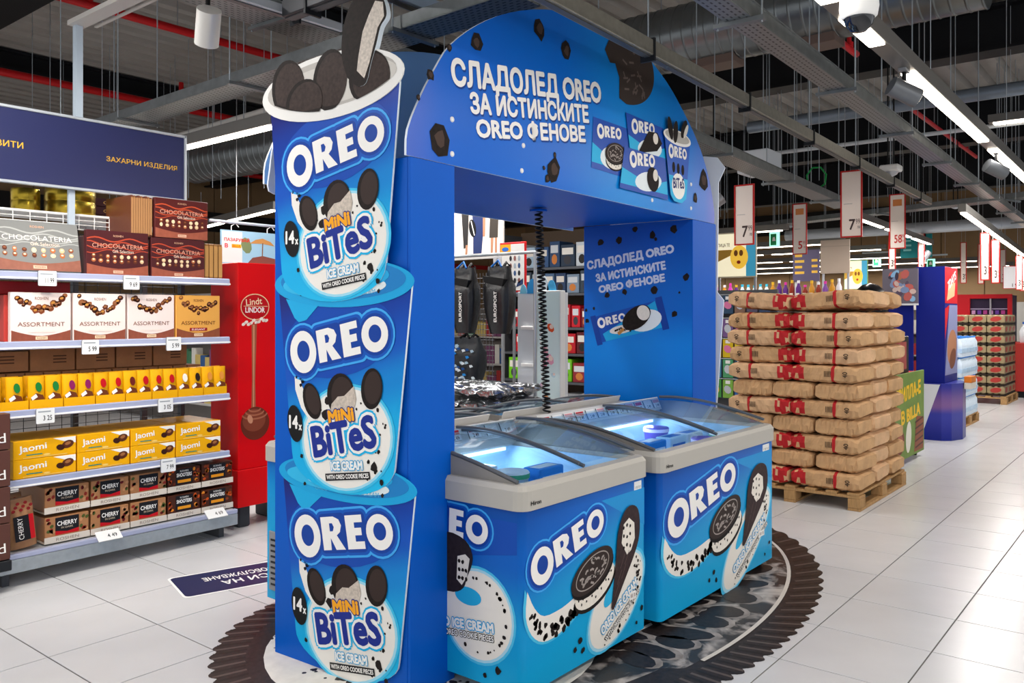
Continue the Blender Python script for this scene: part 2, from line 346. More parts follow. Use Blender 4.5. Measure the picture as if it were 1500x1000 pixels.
for ring, cnt in ((.10, 40), (.55, 30), (.95, 26), (1.35, 18)):      # raised pattern of the wafer
    for i in range(cnt):
        t = 2*math.pi*(i+.35*ring)/cnt
        if math.cos(t) < -.2: continue
        p0 = gout(t, -.27-ring*.5); p1 = gout(t+q.uniform(-.05, .05), -.27-ring*.5-q.uniform(.14, .30)); w_ = q.uniform(.09, .16); mx_, my_ = (p0[0]+p1[0])/2, (p0[1]+p1[1])/2; an_ = math.degrees(math.atan2(p1[1]-p0[1], p1[0]-p0[0])); ln_ = math.hypot(p1[0]-p0[0], p1[1]-p0[1])
        gm.poly(FD, ell(mx_+.015, my_-.02, ln_*.64, w_*.70, an_, 14), .0024+.0002*ring, M('#918984', .4, var=.35, scale=12)); gm.poly(FD, ell(mx_, my_, ln_*.6, w_*.62, an_, 12), .0026+.0002*ring, DB_)
        if i % 2: gm.poly(FD, ell(mx_+.13, my_+.05, ln_*.55, w_*.42, an_+60, 10), .0025+.0002*ring, M('#8a827d', .4, var=.35, scale=12)); gm.poly(FD, ell(mx_+.12, my_+.05, ln_*.5, w_*.35, an_+60, 10), .0027+.0002*ring, DB_)
for i in range(184):     # ridges round the edge
    t = 2*math.pi*(i+.5)/184; p0, p1 = gout(t, .0), gout(t, -.15); gm.stroke(FD, [p0, p1], .018, .0016, M('#564c48', .35) if i % 2 else M('#1a1514', .4))
for ro in (-.19, -.62):
    L = [gout(2*math.pi*i/140, ro) for i in range(-34, 40)]; gm.stroke(FD, L, .022, .0034, M('#d2cbc2', .35))
build(gm, 'floor_graphic', label='printed floor sticker of a giant dark wafer under the blue display', cat='floor sticker')
# small arrow sticker
sm = MB(); fr_ = Fr((2.90, 4.50, 0), (-.96, .28, 0), (-.28, -.96, 0))
out_ = rrect(-.50, .34, -.20, .20, .03)
sm.poly(fr_, [(x*1.04, y*1.08) for x, y in out_], .0010, WHITE); sm.poly(fr_, out_, .0014, M('#23264f', .4))
sm.text('КАСИ НА', fr_, -.1, .06, .40, .085, PW, .0018, 0, .02); sm.text('САМООБСЛУЖВАНЕ', fr_, -.1, -.06, .56, .075, PW, .0018, 0, .02)
build(sm, 'floor_sticker', label='navy arrow sticker with white lettering on the floor by the shelves', cat='floor sticker')
# ================================================================ blue promotional gate
TH = R_(3); BO = (2.42, 2.495)
gate = thing('promotional_gate', 'tall blue cardboard gate with arched header and stacked ice cream cups on its side', 'display', (BO[0], BO[1], 0), TH, local=True)
ZS = 2.255; RA = 2.83; RB = 3.235; WD = .87; BK = 1.10
lw = build(MB().box(0, .212, .016, WD, 0, 2.252, BLUE, .003), 'left_pillar', gate); build(MB().box(0, .285, 0, .0155, 0, 2.252, BLUE, .002), 'left_pillar_front', gate)
rwm = MB().box(RA, RB, 0, WD, 0, 2.252, BLUE, .003); rw = build(rwm, 'right_pillar', gate)
build(MB().box(.286, RA-.001, .006, BK-.012, ZS, ZS+.02, BLUE), 'soffit', gate)
outl = [(-.03, 2.252), (-.02, 2.36), (.06, 2.515), (.15, 2.65), (.25, 2.775), (.44, 2.915), (.68, 3.04), (1.0, 3.15), (1.4, 3.23), (1.75, 3.25), (2.05, 3.215), (2.4, 3.10), (2.65, 2.965), (2.85, 2.83), (3.0, 2.69), (3.12, 2.52), (3.19, 2.34), (3.19, 2.252)]
def smooth_poly(p, n=3):
    o = [];
    for i in range(len(p)-1):
        p0, p1, p2, p3 = Vector(p[max(i-1, 0)]), Vector(p[i]), Vector(p[i+1]), Vector(p[min(i+2, len(p)-1)])
        for k in range(n):
            t = k/n; v = .5*((2*p1)+(-p0+p2)*t+(2*p0-5*p1+4*p2-p3)*t*t+(-p0+3*p1-3*p2+p3)*t**3); o.append((v.x, v.y))
    o.append(p[-1]); return o
so = smooth_poly(outl)
AF = FY(-.002)
AG = G([(0, '#4668c6'), (.08, '#0e62ca'), (.34, '#0268ce'), (.6, '#088adf'), (.82, '#0680da'), (.93, '#4078d2'), (1, '#6a78cc')], 0, .32)
arch = build(MB().prism(AF, so, -.008, .004, AG, M('#dfe8f2', .5)), 'arch_panel', gate, label='arched header panel with white lettering')
back = build(MB().prism(FY(BK), [(.14+x*.91, z) for x, z in so], -.006, .006, M('#7fb2ea', .4), WHITE), 'back_arch_panel', gate)
lt = MB(); ot = .0065
SH = M('#0a3f8f', .5)
for t, cx, cy, w, h in (('СЛАДОЛЕД OREO', .905, 2.742, 1.32, .148), ('ЗА ИСТИНСКИТЕ', .90, 2.624, 1.05, .100), ('OREO ФЕНОВЕ', .905, 2.514, .97, .098)):
    lt.text(t, AF, cx+.006, cy-.008, w, h, SH, ot-.0006, 8.2, .042); lt.text(t, AF, cx, cy, w, h, PW, ot, 8.2, .042)
build(lt, 'lettering', arch, label='white slogan lettering')
ar = MB()
for i, (x, y, r) in enumerate(((.173, 2.347, .07), (.427, 2.83, .045), (.94, 3.03, .05), (1.19, 2.985, .05), (1.066, 2.345, .06), (1.01, 2.29, .025), (1.08, 2.42, .015), (2.99, 2.534, .075), (2.85, 2.40, .035), (.115, 2.612, .025), (.04, 2.50, .012), (.24, 2.76, .018), (.98, 2.34, .012))):
    crumb(ar, AF, x, y, r*1.15, ot, COOKIE, i+3); crumb(ar, AF, x+r*.1, y+r*.1, r*.6, ot+.0004, M('#4a3a33', .7), i+31)
bc = [(1.60, 3.10), (1.66, 3.04), (1.72, 3.05), (1.77, 2.98), (1.77, 2.86)] + ell(1.80, 3.08, .42, .24, 0, 22, -82, 48) + [(1.9, 3.235), (1.7, 3.245)]
ar.poly(AF, bc, ot, M('#3a2f2a', .6)); 
q = random.Random(9)
for i in range(24):
    x, y = q.uniform(1.8, 2.1), q.uniform(2.93, 3.2); b = q.random()*3; ar.stroke(AF, [(x-.03*math.cos(b), y-.02*math.sin(b)), (x+.03*math.cos(b), y+.02*math.sin(b))], .012, ot+.0004, M('#6a5c55', .6))
build(ar, 'cookie_artwork', arch)
pk = MB()
def pouch(quad, seed, kind):
    o = ot + .001*seed; c = Vector((sum(p[0] for p in quad)/4, sum(p[1] for p in quad)/4)); w = quad[1][0]-quad[0][0]; h = quad[0][1]-quad[3][1]
    pk.poly(AF, quad, o, M('#0b4bb0', .35)); L = lambda t, s: tuple(Vector(quad[0])*(1-t)*s+Vector(quad[1])*t*s+Vector(quad[3])*(1-t)*(1-s)+Vector(quad[2])*t*(1-s))
    pk.poly(AF, [L(.0, .12), L(0, .5), L(.3, .38), L(.7, .3), L(1, .45), L(1, .12)], o+.0003, CYAN); pk.poly(AF, ell(c.x+w*.08, c.y-h*.18, w*.33, h*.24, 8), o+.0005, M('#e8f2f5', .4))
    logo(pk, AF, *L(.42, .80), w*.62, 6, o+.0008, .9, False)
    if kind == 'stick': pk.poly(AF, ell(c.x+w*.18, c.y-h*.1, w*.15, h*.3, -18), o+.0032, COOKIE); pk.poly(AF, ell(c.x+w*.24, c.y+h*.02, w*.06, h*.15, -18), o+.0036, CREAM)
    elif kind == 'cone': pk.poly(AF, [L(.2, .12), L(.55, .75), L(.8, .8), L(.92, .55), L(.75, .3)], o+.0032, COOKIE); pk.poly(AF, ell(c.x+w*.22, c.y+h*.12, w*.07, h*.14), o+.0036, CREAM)
    else: sandwich(pk, AF, c.x+w*.12, c.y-h*.08, w*.26, 8, o+.003, .5)
pouch([(1.47, 2.695), (1.93, 2.70), (1.80, 2.405), (1.45, 2.41)], 0, 'wafer'); pouch([(1.84, 2.79), (2.34, 2.785), (2.38, 2.56), (1.90, 2.54)], 5, 'cone'); pouch([(1.815, 2.585), (2.36, 2.595), (2.40, 2.335), (1.755, 2.335)], 10, 'stick')
o = ot+.016; pk.poly(AF, [(2.335, 2.745), (2.725, 2.735), (2.665, 2.37), (2.60, 2.335), (2.48, 2.335), (2.425, 2.37)], o, M('#0c55bb', .35)); pk.poly(AF, [(2.40, 2.50), (2.69, 2.50), (2.665, 2.37), (2.60, 2.335), (2.48, 2.335), (2.425, 2.37)], o+.0003, CYAN)
pk.poly(AF, ell(2.53, 2.755, .21, .05, 0), o+.0006, PW); pk.poly(AF, ell(2.53, 2.76, .185, .036, 0), o+.0009, M('#b9b4ac', .5)); pk.poly(AF, ell(2.545, 2.44, .10, .085, 0), o+.0006, PW)
for x, y, a in ((2.42, 2.80, 20), (2.50, 2.79, -10), (2.63, 2.83, -35)): pk.poly(AF, ell(x, y, .035, .075, a), o+.0013, COOKIE)
pk.poly(AF, ell(2.66, 2.82, .02, .06, -35), o+.0016, CREAM); logo(pk, AF, 2.53, 2.66, .28, 3, o+.001, 1, False); pk.text('BiTeS', AF, 2.545, 2.46, .17, .07, NAVY, o+.0016, 5, .03)
for x in (2.47, 2.54, 2.61): pk.poly(AF, ell(x, 2.555, .022, .035), o+.001, COOKIE)
build(pk, 'product_artwork', arch, label='printed ice cream packs')
scr = MB()
sc0 = MB(); sc0.lathe([(.013, 0), (.012, .004), (.006, .006)], (0, 0, 0), PW, 10); scm = sc0.mesh('screw')
for x, z in ((.259, 2.451), (.259, 2.300), (.80, 2.425), (.786, 2.300), (2.196, 2.312), (2.783, 2.321), (2.783, 2.484)):
    s_ = obj('screw', scm, arch, (x, -.006, z)); s_.rotation_euler = (R_(90), 0, 0)
# right pillar print, facing the inside
RF = FX(RA); pm = MB()
pf = MB(); pf.rect(RF, -WD+.005, -.005, .9, 2.245, .0012, G([(0, '#0573d2'), (.35, '#0a86e2'), (.55, '#0668c8'), (1, '#0a4fb0')], 2, .35)); pr_ = build(pf, 'poster_print', rw)
for t, cx, cy, w, h in (('СЛАДОЛЕД OREO', -.49, 2.005, .71, .078), ('ЗА ИСТИНСКИТЕ', -.485, 1.905, .57, .064), ('OREO ФЕНОВЕ', -.475, 1.82, .54, .064)):
    pm.text(t, RF, cx, cy, w, h, M('#c9d2e6', .4), .0022, 8, .055)
for i, (b, z, r) in enumerate(((.725, 2.129, .028), (.57, 2.136, .03), (.306, 2.162, .03), (.28, 2.13, .015), (.673, 1.737, .026), (.525, 1.76, .024), (.29, 1.766, .034), (.05, 1.857, .028), (.138, 1.6, .028), (.783, 1.641, .013), (.10, 1.75, .010), (.85, 1.63, .014), (.84, 1.55, .02), (.14, 2.19, .03), (.44, 2.21, .025))): crumb(pm, RF, -b, z, r, .0022, COOKIE, i)
Q = [(-.80, 1.575), (-.24, 1.705), (-.19, 1.515), (-.745, 1.385)]; pm.poly(RF, Q, .0022, M('#0b4cae', .35))
L = lambda t, s: tuple(Vector(Q[0])*(1-t)*s+Vector(Q[1])*t*s+Vector(Q[3])*(1-t)*(1-s)+Vector(Q[2])*t*(1-s))
pm.poly(RF, [L(.12, 0), L(.1, .3), L(.4, .55), L(.92, 1), L(.93, 0)], .0026, M('#19a5e0', .4)); pm.poly(RF, [L(.93, 1.1), L(1.02, 1.1), L(1.02, -.1), L(.93, -.1)], .003, M('#0a3f9a', .4)); pm.poly(RF, [L(-.02, 1.05), L(.06, 1.05), L(.06, -.08), L(-.02, -.08)], .003, M('#0a3f9a', .4))
pm.poly(RF, ell(-.36, 1.555, .13, .075, 14), .0032, M('#e8f0f2', .4)); pm.poly(RF, ell(-.55, 1.49, .10, .03, 10), .0032, CREAM)
logo(pm, RF, *L(.27, .72), .24, 13, .003, 1, False); pm.poly(RF, ell(-.43, 1.575, .125, .075, 32), .0052, COOKIE); pm.poly(RF, ell(-.375, 1.61, .05, .055, 32), .0056, CREAM); pm.poly(RF, rot2([(-.03, -.012), (.03, -.012), (.03, .012), (-.03, .012)], -.555, 1.475, 40), .005, M('#c98d4a', .6))
for i in range(9): crumb(pm, RF, -.60+.015*i, 1.48+.006*((i*5) % 4), .010, .0036, COOKIE, i)
build(pm, 'poster_artwork', rw)
# stacked cups cut out of board, on the outside of the left pillar
CF = FX(-.004)      # u = -b
def cup_art(cut, du, dz):
    a = MB(); o = .0135
    X = lambda pts: [(x+du, z+dz) for x, z in pts]
    a.poly(CF, X(ell(-.43, 2.34, .36, .17, 10)), o-.0007, M('#0a49ae', .4)); 
    for e, hcol in ((1.10, '#3fc0ea'), (1.05, '#9fdcf0'), (1., '#eeeae2')): a.poly(CF, X(ell(-.375, 1.905, .275*e, .215*e, 14, 36)), o+.0003*(1.1-e)*10, M(hcol, .45))
    cres = [(-.715, 2.225), (-.705, 2.10), (-.665, 2.02), (-.60, 1.96), (-.52, 1.95), (-.54, 2.02), (-.61, 2.05), (-.66, 2.12), (-.69, 2.21)]
    a.poly(CF, X(cres), o+.0006, M('#eeeae2', .45))
    qq = random.Random(5)
    for i in range(22):
        t = qq.random(); x, z = -.70+.16*t, 2.17-.17*t+qq.uniform(-.02, .02); crumb(a, CF, x+du, z+dz, .008+.010*t, o+.001, COOKIE, i)
    for i in range(26):
        an, r = qq.uniform(-60, 75), qq.uniform(.17, .26); crumb(a, CF, -.375+r*1.05*math.cos(R_(an))+du, 1.905+r*.8*math.sin(R_(an))+dz, qq.uniform(.004, .011), o+.0014, COOKIE, i)
    for x, z, r in ((-.20, 1.80, .022), (-.155, 1.74, .014), (-.66, 1.80, .012), (-.49, 2.06, .022), (-.50, 2.00, .026), (-.49, 1.95, .02)): crumb(a, CF, x+du, z+dz, r, o+.0016, COOKIE)
    for x, z, rx, ry, rt in ((-.59, 2.055, .056, .085, 26), (-.212, 2.13, .064, .088, -8), (-.402, 2.09, .088, .098, 0)):
        a.poly(CF, X(ell(x, z, rx, ry, rt)), o+.002, COOKIE); a.poly(CF, X(ell(x+rx*.1, z+ry*.05, rx*.78, ry*.8, rt)), o+.0023, M('#382b27', .65))
    a.poly(CF, X([(-.47, 2.0), (-.46, 2.05), (-.42, 2.085), (-.38, 2.09), (-.32, 2.135), (-.305, 2.08), (-.315, 2.045), (-.37, 2.02), (-.42, 1.995)]), o+.0026, M('#c9bcae', .7, var=.2, scale=80))
    build(a, 'artwork', cut)
    b = MB(); logo(b, CF, -.425+du, 2.32+dz, .635, 10.8, o+.001, .92)
    build(b, 'logo', cut)
    t = MB(); o2 = o+.003
    t.poly(CF, X(ell(-.705, 1.945, .052, .085, 12)), o2, BLACK); t.text('14', CF, -.715+du, 1.952+dz, .062, .062, PW, o2+.0005, 0, .04); t.text('x', CF, -.668+du, 1.93+dz, .022, .026, PW, o2+.0005, 0, .04)
    t.text('MiNi', CF, -.40+du, 2.003+dz, .165, .062, M('#f7a81c', .4), o2+.001, 10, .05, [(.11, M('#20307a', .4), o2+.0004)])
    HB = [(.16, CYAN, o2-.0006), (.11, PW, o2)]
    t.text('BiTeS', CF, -.388+du, 1.912+dz, .41, .145, M('#1b2f8c', .4), o2+.0012, 12, .04, HB)
    t.text('ICE CREAM', CF, -.365+du, 1.788+dz, .20, .040, PW, o2+.0008, 7, .05, [(.12, M('#19a7dd', .4), o2+.0004)])
    t.poly(CF, rot2([(-.14, -.016), (.14, -.016), (.14, .016), (-.14, .016)], -.36+du, 1.742+dz, 8), o2+.0002, M('#1c1a1c', .5)); t.text('WITH OREO COOKIE PIECES', CF, -.36+du, 1.742+dz, .265, .02, PW, o2+.0008, 8, .03)
    build(t, 'lettering', cut)
CB = G([(0, '#20c0ee'), (.30, '#12ace4'), (.48, '#0a84d2'), (.62, '#0a52ba'), (.80, '#0b389a'), (.97, '#1a1f6e')], 2, .3, 1, .2)
EDGE = M('#dbe6ee', .5)
def cup(body, du, dz, k):
    cut = build(MB().prism(CF, body, .002, .012, CB, EDGE), 'cup_cutout', gate, label=('printed ice cream cup cutout, topmost, open and full of cookies', 'middle printed ice cream cup cutout with foil lid', 'lowest printed ice cream cup cutout with foil lid')[k])
    cup_art(cut, du, dz); return cut
def cbody(uc, zt, wt, zb, wb, ry): return [(uc+wt, zt), ] + [(uc+.0-(wt-.0)*0 + x, y) for x, y in []] + [(uc-wt, zt)] + [(uc+x, y) for x, y in ell(0, zb+ry, wb, ry, 0, 16, 180, 360)]
c1 = cup(cbody(-.445, 2.56, .415, 1.655, .335, .15), 0, 0, 0); c2 = cup(cbody(-.39, 1.72, .42, .815, .325, .15), .015, -.846, 1); c3 = cup(cbody(-.375, .87, .415, .015, .325, .14), .035, -1.68, 2)
# top cup: white rim, hollow, cookies
rm = MB(); rm.prism(CF, ell(-.458, 2.605, .455, .145, 0, 40), .010, .017, M('#e9e7e2', .4)); rm.poly(CF, ell(-.458, 2.618, .415, .108, 0, 40), .0175, M('#b7b2ab', .5)); rm.poly(CF, ell(-.44, 2.612, .40, .088, 0, 40), .018, M('#cfcac2', .5)); build(rm, 'rim', c1)
ck = MB()
for x, z, rx, ry, rt, o in ((-.725, 2.635, .115, .135, 18, .0185), (-.445, 2.63, .11, .135, -4, .019), (-.20, 2.60, .125, .115, -25, .0195), (-.615, 2.555, .125, .105, 5, .0205)):
    low = [(px, max(pz, 2.50+.10*((px+.458)/.43)**2)) for px, pz in ell(x, z, rx, ry, rt, 28)]
    ck.poly(CF, low, o, COOKIE); ck.poly(CF, [(px+.012, pz-.004) for px, pz in [(x+(a-x)*.9, max(z+(b-z)*.9, 2.52)) for a, b in low]], o+.0004, M('#392d29', .7, var=.3, scale=60))
build(ck, 'cookies_artwork', c1)
bt = [(-.33, 2.62), (-.365, 2.72), (-.355, 2.84), (-.31, 2.93), (-.25, 2.965), (-.17, 2.95), (-.115, 2.915), (-.095, 2.86), (-.10, 2.83), (-.13, 2.80), (-.155, 2.73), (-.185, 2.66), (-.215, 2.58), (-.27, 2.575)]
cb = build(MB().prism(CF, smooth_poly(bt+bt[:1]), -.002, .0225, COOKIE, EDGE), 'bitten_cookie_cutout', gate)
bm = MB(); bm.poly(CF, [(-.115, 2.90), (-.16, 2.915), (-.20, 2.86), (-.235, 2.80), (-.26, 2.70), (-.27, 2.64), (-.225, 2.60), (-.195, 2.66), (-.17, 2.73), (-.145, 2.80), (-.108, 2.84)], .0232, M('#cdc2b6', .7, var=.2, scale=70)); build(bm, 'cream', cb)
# foil lids
for cut, uc, zc, rx, ry, tab in ((c2, -.394, 1.735, .44, .105, (-.665, 1.563)), (c3, -.38, .875, .434, .095, (-.651, .715))):
    ld = MB(); E_ = ell(uc, zc, rx, ry, 0, 44)
    E_ = [(x, z) for x, z in E_]
    tb = [(tab[0]-.09, zc-ry*.62), (tab[0]-.03, tab[1]+.02), tab, (tab[0]+.05, tab[1]+.01), (tab[0]+.13, zc-ry*.93)]
    ld.prism(CF, tb, .0125, .0150, M('#19a9e0', .3)); ld.prism(CF, E_, .0125, .0156, M('#16a3dc', .3)); ld.poly(CF, ell(uc, zc+.012, rx*.9, ry*.8, 0, 40), .0162, M('#1b7fc4', .3))
    ld.poly(CF, ell(uc-.05, zc-.005, rx*.75, ry*.55, 0, 30), .0166, M('#33b7e6', .3)); ld.poly(CF, ell(uc+.02, zc-.012, rx*.6, ry*.42, 0, 30), .017, M('#dfe9ea', .4))
    ld.poly(CF, ell(uc+.03, zc+.03, rx*.62, ry*.55, 0, 30), .0174, M('#20a5dc', .35))
    ld.text('OREO MINI BITES ICE CREAM', CF, uc+.02, zc-.045, .40, .02, M('#4fb8e0', .4), .0176, 2)
    for i in range(8): crumb(ld, CF, uc-.25+.07*i, zc-.045+.008*((i*3) % 4), .01, .0178, COOKIE, i)
    build(ld, 'foil_lid', cut)
# re-stack: the upper cup stands in front of the lid below it
for p, k in ((c1, .016), (c2, .008)): p.location.x -= k
cb.location.x -= .016
# the same silhouettes on the far side, seen from behind as white board
wm = MB(); WF = FX(RB+.03); wp = [(-.90, 1.75), (-.80, 1.72), (-.80, .85), (-.84, .80), (-.73, .02), (-.06, .02), (.03, .80), (-.01, .85), (.05, 1.7), (0, 1.76), (.01, 2.56), (.06, 2.66), (0, 2.74), (-.10, 2.76), (-.45, 2.72), (-.86, 2.72), (-.92, 2.64), (-.88, 2.55)]
wm.prism(WF, wp, -.006, .006, M('#dfe6f2', .5)); build(wm, 'outer_cup_board', gate, label='white back of the cup cutout board on the far pillar')
wg = MB(); wg.prism(FY(BK-.05), smooth_poly([(.22, 2.20), (.105, 2.21), (.11, 2.32), (.13, 2.44), (.17, 2.53), (.25, 2.6), (.25, 2.2)]), -.005, .005, M('#dfe6f2', .5)); build(wg, 'side_wing', gate)
# spiral cable
sp = MB(); P = []; n = 46*10
for i in range(n+1):
    t = i/n; a = t*46*2*math.pi; c = Vector((4.12+.06*t, 3.12-.02*t, 2.25-1.26*t)); P.append(c+Vector((math.cos(a)*.022, math.sin(a)*.022, 0)))
sp.tube(P, .0065, M('#0f1012', .35), 5)
cbl = thing('spiral_cable', 'black coiled power cable hanging from the gate to the freezers', 'cable', (4.15, 3.11, .99)); build(sp, 'coil', cbl)
build(MB().lathe([(.055, 2.232), (.055, 2.245), (.02, 2.25)], (4.12, 3.12, 0), BLUE, 16), 'ceiling_plate', cbl)
# ================================================================ chest freezers
RIM = M('#b4b0a8', .4); RIMD = M('#8d8983', .45); GL = glass(); LINER = M('#b9dcf4', .35)
FRB = G([(0, '#12a6dc'), (.22, '#0e98d6'), (.5, '#0560bf'), (.75, '#02489f'), (1, '#02449a')], 2, .3, 0, -.28)
SIDEB = G([(0, '#18a8dc'), (.3, '#169fd8'), (.5, '#0f80cc'), (.66, '#024aa8'), (1, '#02449a')], 2, .3)
ZB, ZR0, ZR1 = .05, .80, .90
def lid_z(t): return .905 + .105*math.sin(math.pi*.60*t)
def freezer(label, w, d, loc, rz, group, tags, side_art=False, front_art=True, seed=1):
    f = thing('chest_freezer', label, 'freezer', loc, rz, group, local=True); hw, hd = w/2, d/2
    R3 = lambda x0, x1, y0, y1, r, z: [(a, b, z) for a, b in rrect(x0, x1, y0, y1, r)]
    b = MB(); b.loft([R3(-hw, hw, -hd, hd, .03, ZB), R3(-hw, hw, -hd, hd, .03, ZR0+.01)], FRB, True, True, False)
    body = build(b, 'body', f)
    l = MB(); l.loft([R3(-hw+.07, hw-.07, -hd+.07, hd-.07, .03, ZR1-.02), R3(-hw+.07, hw-.07, -hd+.07, hd-.07, .03, .42)], LINER, False, False, False)
    l.add([(-hw+.07, -hd+.07, .42), (hw-.07, -hd+.07, .42), (hw-.07, hd-.07, .42), (-hw+.07, hd-.07, .42)], [(0, 1, 2, 3)], LINER)
    build(l, 'liner', f)
    r = MB(); o = .014
    r.loft([R3(-hw+.01, hw-.01, -hd+.01, hd-.01, .05, ZR0), R3(-hw-o, hw+o, -hd-o, hd+o, .055, ZR0), R3(-hw-o, hw+o, -hd-o, hd+o, .055, ZR1-.02), R3(-hw-o+.014, hw+o-.014, -hd-o+.014, hd+o-.014, .05, ZR1), R3(-hw+.055, hw-.055, -hd+.055, hd-.055, .03, ZR1), R3(-hw+.065, hw-.065, -hd+.065, hd-.065, .03, ZR1-.06)], RIM, False, False, False)
    rim = build(r, 'rim', f)
    t = MB(); t.text('Hiron', FY(-hd-o-.001), -hw+.07, ZR0+.03, .07, .018, BLACK, .0006, 0, .02); build(t, 'maker_lettering', rim)
    # curved glass: two panes, the right one a little higher
    N = 12; y0, y1 = -hd+.05, hd-.10
    def pane(x0, x1, dz):
        g = MB(); A = [(x0, y0+(y1-y0)*i/N, lid_z(i/N)+dz) for i in range(N+1)]; B = [(x1, y, z) for _, y, z in A]
        g.add(A+B, [(i, N+1+i, N+2+i, i+1) for i in range(N)], GL, True); p = build(g, 'glass_pane', f)
        for x in (x0, x1):
            k = MB(); k.tube([(x, y, z+.004) for _, y, z in A], .009, M('#5d6064', .35), 6); build(k, 'pane_edge', p)
    pane(-hw+.03, .02, .0); pane(-.02, hw-.03, .018)
    for s in (-1, 1):          # curved end pieces under the glass
        e = MB(); pts = [(y0+(y1-y0)*i/N, lid_z(i/N)-.004) for i in range(N+1)] + [(y1, ZR1-.01), (y0, ZR1-.01)]
        e.prism(Fr((s*(hw-.035), 0, 0), (0, 1, 0), (0, 0, 1)), pts, -.012, .012, RIMD); build(e, 'end_piece', f)
    h = MB(); h.box(-hw+.01, hw-.01, hd-.11, hd-.005, ZR1-.02, .985, RIM, .012); hs = build(h, 'rear_housing', f)
    TF = Fr((0, hd-.115, .955), (1, 0, 0), (0, .45, .9)); ts = MB(); ts.prism(TF, [(-hw+.04, -.015), (hw-.04, -.015), (hw-.04, .075), (-hw+.04, .075)], 0, .006, M('#d8d6d2', .4)); strip = build(ts, 'tag_rail', f)
    for x, c in tags:
        g = MB(); g.prism(TF, [(x-.045, 0), (x+.045, 0), (x+.045, .06), (x-.045, .06)], .006, .012, WHITE, M('#55565a', .5)); tg = build(g, 'price_tag', strip)
        g = MB(); g.rect(TF, x-.040, x+.040, .034, .056, .0126, M(c, .4)); g.text('2 49', TF, x+.005, .016, .045, .02, BLACK, .0126, 0, .02); build(g, 'tag_print', tg)
    if front_art:      # LED strip inside, under the rear housing
        build(MB().box(-hw+.12, hw-.12, hd-.098, hd-.085, .86, .875, E('#cfe6ff', 2.)), 'interior_led', f)
        ld = bpy.data.lights.new('light', 'AREA'); ld.shape = 'RECTANGLE'; ld.size = w-.3; ld.size_y = .03; ld.energy = 2.2*w; ld.color = (.72, .86, 1); lo = bpy.data.objects.new('light', ld); COL.objects.link(lo); lo.parent = f; lo.location = (0, hd-.11, .865); lo.rotation_euler = (R_(-55), 0, 0)
    for sx in (-1, 1):
        for sy in (-1, 1):
            c = MB(); x, y = sx*(hw-.08), sy*(hd-.07); c.cyl((x-.012, y, .026), (x+.012, y, .026), .026, BLACK, seg=14); c.box(x-.018, x+.018, y-.014, y+.014, .035, ZB, GREY); build(c, 'caster', f)
    if front_art:
        F = FY(-hd, -hw, 0); a = MB(); k = w/1.02
        X = lambda u: u*k
        a.poly(F, [(X(.60), .745), (X(1.0), .56), (X(1.0), .745)], .0006, M('#1790d4', .35))
        sw = [(X(.03), .56), (X(.02), .46), (X(.06), .375), (X(.14), .325), (X(.25), .325), (X(.36), .36), (X(.42), .40), (X(.40), .45), (X(.28), .43), (X(.15), .43), (X(.08), .48)]
        for e_, hc, oo in ((1.1, '#49bfe8', .0008), (1.0, '#eee9e1', .0012)):
            cx, cy = X(.2), .42; a.poly(F, [(cx+(x-cx)*e_, cy+(y-cy)*e_-.09) for x, y in smooth_poly(sw+sw[:1])], oo, M(hc, .45))
        qq = random.Random(11)
        for i in range(42):
            tt = qq.random(); crumb(a, F, X(.05+.35*tt), .38-.14*math.sin(min(tt*2.2, 1)*1.57)+.06*tt+qq.uniform(-.035, .03), .010+.012*tt, .0018, COOKIE, i)
        smear(a, F, X(.74), .26, X(.27), .15, 34, .0010); a.poly(F, ell(X(.70), .315, X(.10), .04, 38), .0030, M('#2fb4e6', .45))
        for i in range(40):
            an, rr = qq.uniform(-150, 60), qq.uniform(.75, .95); px_, py_ = rot2([(X(.27)*rr*math.cos(R_(an)), .15*rr*math.sin(R_(an)))], X(.74), .26, 34)[0]; crumb(a, F, px_, py_, qq.uniform(.004, .011), .0034, COOKIE, i)
        for x, y, r_ in ((.42, .16, .018), (.38, .13, .014), (.44, .11, .016), (.97, .16, .015), (.92, .10, .012)): crumb(a, F, X(x), y, r_, .0034, COOKIE)
        sandwich(a, F, X(.52), .445, .178*k**.5, 17, .0036, .46/k**.3, .5)
        cz_ = lambda L_: [(x, .225+(y-.285)*.93) for x, y in L_]
        a.poly(F, smooth_poly(cz_([(X(.68), .30), (X(.72), .52), (X(.74), .66), (X(.80), .755), (X(.87), .775), (X(.93), .74), (X(.945), .64), (X(.91), .54), (X(.78), .38), (X(.70), .285), (X(.68), .30)])), .0066, M('#38292a', .6, var=.25, scale=50))
        a.poly(F, cz_([(X(.77), .60), (X(.79), .69), (X(.84), .715), (X(.89), .68), (X(.895), .60), (X(.86), .545), (X(.82), .53)]), .0070, CREAM)
        for i in range(9): crumb(a, F, X(.79+.03*(i % 3)), .49+.047*(i//3)+.01*(i % 2), .010, .0074, COOKIE, i)
        for x, y in ((.78, .49), (.75, .42), (.73, .37), (.82, .50), (.79, .44)): a.stroke(F, [(X(x)-.02, y-.09), (X(x)+.02, y-.03)], .004, .0070, M('#5a4644', .6))
        build(a, 'artwork', body)
        g = MB(); logo(g, F, X(.335), .605, X(.58), 13.5/k**.5, .0014, .84/k**.4); build(g, 'logo', body)
        t = MB(); t.text('OREO ICE CREAM', F, X(.755), .225, X(.36), .046, PW, .0050, 27, .05, [(.13, M('#1ba3dc', .4), .0042)])
        t.text('WITH OREO COOKIE PIECES', F, X(.785), .178, X(.35), .024, PW, .0050, 27, .03, [(.12, M('#1c1a1c', .5), .0043)])
        build(t, 'lettering', body)
